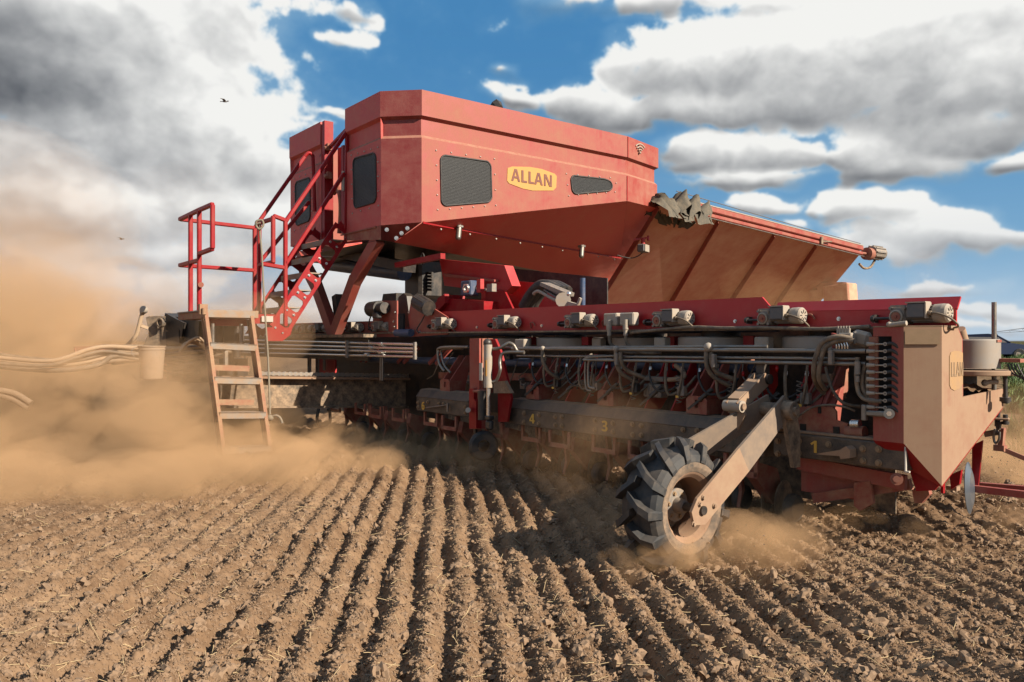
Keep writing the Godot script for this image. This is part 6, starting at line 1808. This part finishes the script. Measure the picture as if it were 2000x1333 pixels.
	for p in [P(4.605, 1.808, 0.5)]:
		s = Shape.new(); s.tube(curve([p, p + Vector3(0.03, 0.06, 0), p + Vector3(0.07, 0.05, 0), p + Vector3(0.08, -0.02, 0), p + Vector3(0.03, -0.05, 0), p + Vector3(0.0, -0.01, 0)], 4), 0.007, 6); obj("wire_coil", s, M.rubber)

func make_drawbar():
	var g := group("drawbar")
	var s := Shape.new()
	s.prism([P(6.572, 1.243, -1.589), P(6.523, 1.259, -1.527), P(6.425, 1.254, -1.402), P(6.393, 1.201, -1.36), P(6.399, 1.148, -1.368), P(6.432, 1.095, -1.41), P(6.442, 1, -1.423), P(6.464, 0.884, -1.452), P(6.516, 0.884, -1.518), P(6.536, 1.042, -1.543)], P(0, 0, 0.06) + Vector3(0.0, 0, 0))
	obj("hitch_plate", s, M.dusty_black, g)
	s = Shape.new()
	s.prism([P(6.575, 1.243, -1.593), P(6.549, 1.259, -1.56), P(6.516, 0.884, -1.518), P(6.608, 0.884, -1.635), P(6.556, 1.095, -1.568)], P(0, 0, 0.30))
	obj("hitch_plate", s, M.dusty_black, g)
	s = Shape.new(); s.lathe(P(6.415, 1.189, -1.469), Vector3(0.45, 0, 0.9).normalized(), [[0.03, 0.0], [0.05, 0.0], [0.052, 0.02], [0.045, 0.04], [0.032, 0.04], [0.028, 0.02], [0.0, 0.02]], 20); obj("hitch_pin", s, M.dusty_black, g)
	s = Shape.new(); s.bar(P(6.514, 1.214, -1.353), P(6.185, 1.104, -1.257), 0.18, 0.16); s.bar(P(6.458, 1.15, -1.282), P(5.977, 1.093, -1.152), 0.2, 0.22); s.bar(P(6.547, 1.021, -1.395), P(6.224, 1.042, -1.306), 0.12, 0.14); obj("drawbar_arm", s, M.black_steel, g)
	s = Shape.new(); s.box(P(6.503, 0.746, -1.176), Vector3(0.6, 0.35, 0.3)); obj("drawbar_frame", s, M.dusty_black, g)
	s = Shape.new(); s.tube(curve([P(6.475, 0.959, -1.79), P(6.43, 1.031, -1.733), P(6.411, 1.093, -1.709), P(6.392, 1.216, -1.684), P(6.38, 1.289, -1.668)], 4), 0.022, 8); s.bar(P(6.392, 1.155, -1.684), P(6.401, 1.13, -1.615), 0.03, 0.03); obj("lamp_stalk", s, M.hose_tan, g)
	s = Shape.new(); s.cyl(P(6.38, 1.289, -1.668), P(6.338, 1.334, -1.663), 0.03, 10); s.lathe(P(6.341, 1.313, -1.667), Vector3(0.55, 0.2, 0.75).normalized(), [[0.0, -0.03], [0.03, -0.03], [0.036, 0.0], [0.034, 0.02], [0.0, 0.026]], 14); obj("lamp_head", s, M.light_cast, g)
	# bundle of hoses that leads off to the tractor
	for k in 9:
		var dz := 0.09 * k
		var dy := 0.05 * sin(k * 2.1)
		s = Shape.new()
		var o := Vector3(0, dy, -dz * 0.6)
		if k < 5:
			s.tube(curve([P(5.522, 0.892, -1.22) + o, P(5.642, 0.902, -1.374) + o, P(5.688, 0.884, -1.595) + o, P(5.788, 0.876, -1.885) + o * 1.3, P(5.853, 0.906, -2.132) + o, P(5.886, 0.852, -2.335) + o * 1.6, P(5.942, 0.78, -2.57) + o, P(6.196, 0.799, -2.894) + o, P(6.449, 0.854, -3.219) + o], 5), 0.015 + 0.004 * (k % 3), 8)
		else:
			s.tube(curve([P(5.99, 0.732, -1.657) + o, P(6.088, 0.712, -1.782) + o, P(6.161, 0.762, -1.876) + o, P(6.095, 0.843, -1.953) + o * 1.4, P(6.075, 0.865, -2.09) + o, P(6.313, 0.826, -2.394) + o], 5), 0.020, 8)
		obj("tractor_hose", s, M.hose_tan if k % 2 else M.hose, g)
	s = Shape.new(); s.bar(P(6.689, 0.924, -2.226), P(6.235, 0.934, -1.645), 0.03, 0.04); s.bar(P(6.68, 0.924, -2.214), P(6.673, 0.837, -2.206), 0.03, 0.03, Vector3.FORWARD); obj("hose_rail", s, M.red_rust, g)
	for e in [[P(6.314, 0.55, -2.884), P(6.228, 0.518, -2.774), P(6.143, 0.434, -2.664)], [P(6.343, 0.518, -2.92), P(6.243, 0.471, -2.792), P(6.157, 0.388, -2.683)]]:
		s = Shape.new(); s.tube(curve(e, 4), 0.03, 8); obj("tractor_hose", s, M.hose_tan, g)
	# hydraulics seen through the ladder
	s = Shape.new(); s.cyl(P(5.608, 1.238, -1.168), P(5.608, 0.891, -1.168), 0.05, 12); s.cyl(P(5.495, 1.238, -1.023), P(5.495, 0.841, -1.023), 0.035, 12); s.cyl(P(5.639, 0.889, -1.045), P(5.639, 0.538, -1.045), 0.045, 12); obj("lift_ram", s, M.black_steel, g)
	s = Shape.new(); s.box(P(5.834, 1.041, -0.969), Vector3(0.5, 0.3, 0.1)); s.box(P(5.818, 0.629, -0.949), Vector3(0.55, 0.4, 0.1)); obj("valve_chest", s, M.black_steel, g)
	s = Shape.new(); s.box(P(5.461, 0.824, -1.143), Vector3(0.06, 0.16, 0.03)); obj("hose_sleeve", s, M.light_cast, g)
	s = Shape.new(); s.lathe(P(5.544, 0.519, -1.086), Vector3(0.4, 0, 0.9).normalized(), [[0.06, 0.0], [0.10, 0.0], [0.10, 0.05], [0.06, 0.05], [0.06, 0.0]], 20); s.tube(curve([P(5.575, 0.434, -1.125), P(5.526, 0.464, -1.063), P(5.495, 0.534, -1.023), P(5.489, 0.434, -1.016)], 4), 0.02, 8); obj("coupling_ring", s, M.cast_grey, g)
	s = Shape.new()
	for k in 6: s.tube(curve([P(5.628, 0.894, -1.518) + Vector3(0.06 * k, 0.02 * k, 0), P(5.593, 0.981, -1.473) + Vector3(0.08 * k, 0.01 * k, 0), P(5.524, 0.971, -1.385) + Vector3(0.05 * k, 0.0, 0), P(5.479, 0.923, -1.328) + Vector3(0.04 * k, 0, 0)], 4), 0.013, 6)
	obj("hose_loop", s, M.hose_tan, g)

func make_planter():
	planter = Node3D.new()
	planter.name = "planter"
	add_child(planter)
	planter.position = Vector3(1.5206, 0, -4.0)
	planter.rotation.y = deg_to_rad(-52.0)
	tag(planter, "huge dusty red planting machine with a faceted hopper, stair and numbered toolbar", "planter")
	make_toolbar()
	make_board()
	make_pipes()
	make_side_plate()
	make_post()
	make_wheel()
	make_box()
	make_stairs()
	make_hopper()
	make_drawbar()

# ---------------------------------------------------------------- other things
func top(called: String, label: String, category: String) -> Node3D:
	var o := group(called, self)
	tag(o, label, category)
	return o

func loose(o: Node3D, p: Vector3) -> Vector3:   # planter axes to the scene
	return planter.transform * p

func make_things():
	# rope tied to the stair rail and hanging past the ladder
	var s := Shape.new()
	var rope := []
	for p in [P(5.1, 2.093, -0.938), P(5.1, 2.035, -0.943), P(5.08, 1.804, -0.931), P(5.05, 1.516, -0.928), P(5, 1.133, -0.922), P(4.9, 0.85, -0.941), P(4.8, 0.481, -0.965), P(4.75, 0.338, -0.98)]:
		rope.append(loose(null, p))
	s.tube(curve(rope, 6), 0.009, 7)
	var r := obj("rope", s, M.rope_fibre, self)
	tag(r, "thin grey rope hanging from the stair railing beside the dusty ladder", "rope")
	var knot := Shape.new()
	var k0 := loose(null, P(5.1, 2.084, -0.938))
	knot.tube(curve([k0 + Vector3(-0.03, -0.03, 0.02), k0 + Vector3(-0.03, 0.03, 0.03), k0 + Vector3(0.02, 0.045, 0.02), k0 + Vector3(0.035, 0.0, 0.02), k0 + Vector3(0.0, -0.04, 0.03), k0 + Vector3(-0.03, 0.0, 0.03), k0 + Vector3(0.01, 0.02, 0.03)], 4), 0.010, 7)
	obj("knot", knot, M.rope_fibre, r)
	knot = Shape.new()
	var k1 := loose(null, P(4.75, 0.31, -0.98))
	knot.ball(k1, 0.03, 8, Vector3(1.2, 1.0, 1.0))
	knot.tube(curve([k1, k1 + Vector3(0.05, 0.02, 0), k1 + Vector3(0.09, 0.0, 0), k1 + Vector3(0.11, -0.05, 0)], 4), 0.012, 7)
	knot.tube(curve([k1, k1 + Vector3(-0.03, -0.05, 0.01), k1 + Vector3(0.0, -0.07, 0.01)], 3), 0.011, 7)
	obj("knot", knot, M.rope_fibre, r)
	# bucket on the drawbar
	var b := top("bucket", "pale dusty plastic bucket hanging on the hoses left of the ladder", "bucket")
	b.position = Vector3(-3.266, 0.657, -7.2)
	s = Shape.new()
	s.lathe(Vector3.ZERO, Vector3.UP, [[0.0, 0.0], [0.088, 0.0], [0.092, 0.01], [0.112, 0.285], [0.118, 0.29], [0.118, 0.30], [0.108, 0.30], [0.088, 0.012], [0.0, 0.012]], 28)
	obj("pail", s, M.bucket_plastic, b)
	s = Shape.new(); s.lathe(Vector3(0, 0.262, 0), Vector3.UP, [[0.110, 0.0], [0.116, 0.002], [0.116, 0.008], [0.110, 0.012]], 28); obj("rim_band", s, M.bucket_plastic, b)
	s = Shape.new(); s.tube(curve([Vector3(-0.115, 0.285, 0), Vector3(-0.15, 0.28, 0.03), Vector3(-0.16, 0.24, 0.05), Vector3(-0.13, 0.2, 0.06)], 4), 0.004, 6); obj("handle", s, M.gauge_face, b)
	# tarpaulin bunched on the bunker rim
	var t := top("tarpaulin", "crumpled grey-green tarpaulin bunched up on the bunker rim behind the hopper", "tarpaulin")
	var a0 := loose(null, P(4.3, 2.635, 3.616)); var a1 := loose(null, P(4.3, 2.589, 4.484))
	var wrinkle := FastNoiseLite.new()
	wrinkle.seed = 4; wrinkle.frequency = 1.0; wrinkle.fractal_octaves = 2
	for k in 8:
		# each fold is a pleat of cloth that stands up across the rim and leans on its neighbour
		var c := a0.lerp(a1, (k + 0.2) / 8.0)
		var tall := [0.09, 0.12, 0.13, 0.25, 0.17, 0.21, 0.16, 0.18][k] as float
		var lean := [-0.06, -0.16, -0.10, 0.10, 0.0, 0.05, -0.02, 0.10][k] as float
		var ax := (a1 - a0).normalized()
		var across := Vector3(0.616, 0, 0.788)
		var rows := []
		for j in 9:
			var line := []
			var f := j / 8.0
			var crest := 1.0 - pow(absf(2.0 * f - 1.0), 1.2)
			for i in 15:
				var q := i / 7.0 - 1.0
				var w := wrinkle.get_noise_2d(q * 1.2 + k * 5.0, f * 0.8)
				var w2 := wrinkle.get_noise_2d(q * 1.6 + k * 9.0, f * 1.2 + 20.0)
				var h := tall * (0.25 + 0.75 * crest) * (1.0 - 0.55 * q * q - 0.30 * q * signf(0.5 - (k % 2))) - 0.16 * maxf(absf(q) - 0.55, 0.0) / 0.45
				var p := across * (q * 0.17 + 0.05 + 0.03 * w) + Vector3.UP * (h + 0.05 * w2)
				p += ax * ((f - 0.5) * (0.24 - 0.10 * crest) + lean * h / tall + 0.10 * w2 * q)
				line.append(c + p)
			rows.append(line)
		var cloth := SurfaceTool.new()
		cloth.begin(Mesh.PRIMITIVE_TRIANGLES)
		for j in 9:
			for i in 15:
				cloth.add_vertex(rows[j][i])
		for j in 8:
			for i in 14:
				var n0 := j * 15 + i
				for v in [n0, n0 + 1, n0 + 16, n0, n0 + 16, n0 + 15]: cloth.add_index(v)
		cloth.generate_normals()
		obj("fold", cloth.commit(), M.tarpaulin, t)
	# soil fallen into the end box
	var heap := Shape.new()
	var hn := FastNoiseLite.new(); hn.seed = 6; hn.frequency = 9.0; hn.fractal_octaves = 3
	var grid := []
	for j in 15:
		var line := []
		for i in 11:
			var u := -0.565 + i * 0.024; var v := 0.295 + j * 0.032
			line.append(loose(null, P(u, 0.748 + 0.035 * sin(PI * i / 10.0) * sin(PI * j / 14.0) + 0.03 * hn.get_noise_2d(u, v) + 0.03 * (1.0 - j / 14.0), v)))
		grid.append(line)
	for j in 14:
		for i in 10:
			heap.fan([grid[j][i], grid[j][i + 1], grid[j + 1][i + 1], grid[j + 1][i]], Vector3.UP)
	var hp := obj("soil_heap", heap, M.field_soil, self)
	tag(hp, "heap of dry soil and straw lying in the low tray of the end box", "soil heap")
	# car beyond the field edge
	make_car()
	make_irrigator()
	# two birds in the air
	for k in 2:
		var at: Vector3 = Vector3(-9.398, 8.84, -26) if k == 0 else Vector3(-16.715, 5.36, -34)
		var bird := top("bird", ["small dark bird flying in front of the big cloud edge", "tiny dark bird flying low over the dust cloud"][k], "bird")
		bird.position = at
		s = Shape.new()
		s.ball(Vector3.ZERO, 0.035, 8, Vector3(2.6, 0.8, 0.9)); s.ball(Vector3(0.10, 0.015, 0), 0.026, 6)
		for z in [-1.0, 1.0]:
			s.prism([Vector3(0.05, 0.01, 0.0), Vector3(-0.05, 0.01, 0.0), Vector3(-0.06, 0.045, 0.10 * z), Vector3(-0.10, 0.05, 0.20 * z), Vector3(0.02, 0.05, 0.12 * z)], Vector3(0, 0.006, 0))
		s.prism([Vector3(-0.07, 0.0, 0.02), Vector3(-0.07, 0.0, -0.02), Vector3(-0.16, 0.0, -0.035), Vector3(-0.16, 0.0, 0.035)], Vector3(0, 0.006, 0))
		obj("body", s, M.gauge_face, bird)

func make_car():
	var c := top("parked_car", "dark blue car parked on the grass beyond the field, half behind the white drum", "car")
	c.position = Vector3(27.564, -0.008, -46)
	c.position.y = -0.05
	c.rotation.y = -0.25
	var prof := [[2.1, 0.30], [2.16, 0.48], [2.10, 0.66], [1.95, 0.78], [1.0, 0.93], [0.25, 1.40], [-0.2, 1.47], [-1.2, 1.42], [-1.95, 1.0], [-2.1, 0.9], [-2.15, 0.5], [-2.05, 0.30]]
	var s := Shape.new()
	var low := []
	for p in prof:
		if p[1] <= 0.95: low.append(Vector3(p[0], p[1], -0.86))
	s.prism(low, Vector3(0, 0, 1.72))
	s.prism([Vector3(1.0, 0.92, -0.76), Vector3(0.25, 1.40, -0.62), Vector3(-0.2, 1.47, -0.62), Vector3(-1.2, 1.42, -0.62), Vector3(-1.95, 0.95, -0.76)], Vector3(0, 0, 1.38))
	obj("body", s, M.car_blue, c)
	for z in [-1.0, 1.0]:
		s = Shape.new(); s.prism([Vector3(0.75, 0.96, 0.765 * z), Vector3(0.2, 1.34, 0.70 * z), Vector3(-1.1, 1.36, 0.70 * z), Vector3(-1.6, 0.98, 0.765 * z)], Vector3(0, 0, 0.01 * z)); obj("side_window", s, M.gauge_face, c)
		for x in [1.35, -1.3]:
			s = Shape.new(); s.lathe(Vector3(x, 0.31, 0.72 * z), Vector3(0, 0, z), [[0.18, 0.0], [0.30, 0.0], [0.315, 0.05], [0.315, 0.14], [0.29, 0.18], [0.19, 0.18]], 22); obj("tyre", s, M.rubber, c)
			s = Shape.new(); s.lathe(Vector3(x, 0.31, 0.72 * z), Vector3(0, 0, z), [[0.0, 0.15], [0.19, 0.15], [0.2, 0.17]], 18); obj("wheel_rim", s, M.light_cast, c)
		s = Shape.new(); s.box(Vector3(2.02, 0.66, 0.62 * z), Vector3(0.22, 0.14, 0.36), Basis.IDENTITY, 0.04); obj("headlight", s, M.clear_lens, c)
	s = Shape.new(); s.prism([Vector3(0.98, 0.95, -0.70), Vector3(0.27, 1.395, -0.58), Vector3(0.27, 1.395, 0.58), Vector3(0.98, 0.95, 0.70)], Vector3(0.02, 0.015, 0)); obj("windscreen", s, M.gauge_face, c)
	s = Shape.new(); s.box(Vector3(2.16, 0.42, 0), Vector3(0.04, 0.10, 0.5)); obj("number_plate", s, M.white, c)
	s = Shape.new(); s.box(Vector3(2.14, 0.36, 0), Vector3(0.05, 0.16, 1.3), Basis.IDENTITY, 0.02); obj("grille", s, M.black_void, c)

func make_irrigator():
	var g := top("irrigation_pivot", "long arched steel irrigation boom standing far off on the horizon", "irrigation boom")
	g.position = Vector3(140.045, 1, -230)
	g.position.y = 0.0
	for k in 2:
		var x0 := 46.0 * k
		var s := Shape.new()
		var topline := []
		for i in 13:
			topline.append(Vector3(x0 + 46.0 * i / 12.0, 3.6 + 2.1 * sin(PI * i / 12.0), 0))
		s.tube(topline, 0.11, 6)
		var lowline := []
		for i in 13:
			lowline.append(Vector3(x0 + 46.0 * i / 12.0, 3.3 + 0.9 * sin(PI * i / 12.0), 0.8))
		s.tube(lowline, 0.06, 5)
		for i in range(1, 12):
			s.tube([topline[i], lowline[i]], 0.05, 4)
			s.tube([topline[i], lowline[i + 1] if i < 12 else lowline[i]], 0.05, 4)
		obj("boom_span", s, M.far_steel, g)
	for k in 3:
		var s := Shape.new()
		var x := 46.0 * k
		s.tube([Vector3(x, 3.6, 0), Vector3(x - 1.2, 0.5, 1.6)], 0.09, 5); s.tube([Vector3(x, 3.6, 0), Vector3(x + 1.2, 0.5, 1.6)], 0.09, 5); s.tube([Vector3(x - 1.4, 0.6, 1.6), Vector3(x + 1.4, 0.6, 1.6)], 0.09, 5)
		obj("tower_leg", s, M.far_steel, g)
		for e in [-1.2, 1.2]:
			s = Shape.new(); s.lathe(Vector3(x + e, 0.55, 1.5), Vector3(0, 0, 1), [[0.2, 0.0], [0.55, 0.0], [0.6, 0.1], [0.55, 0.25], [0.2, 0.25]], 16); obj("tower_wheel", s, M.rubber, g)
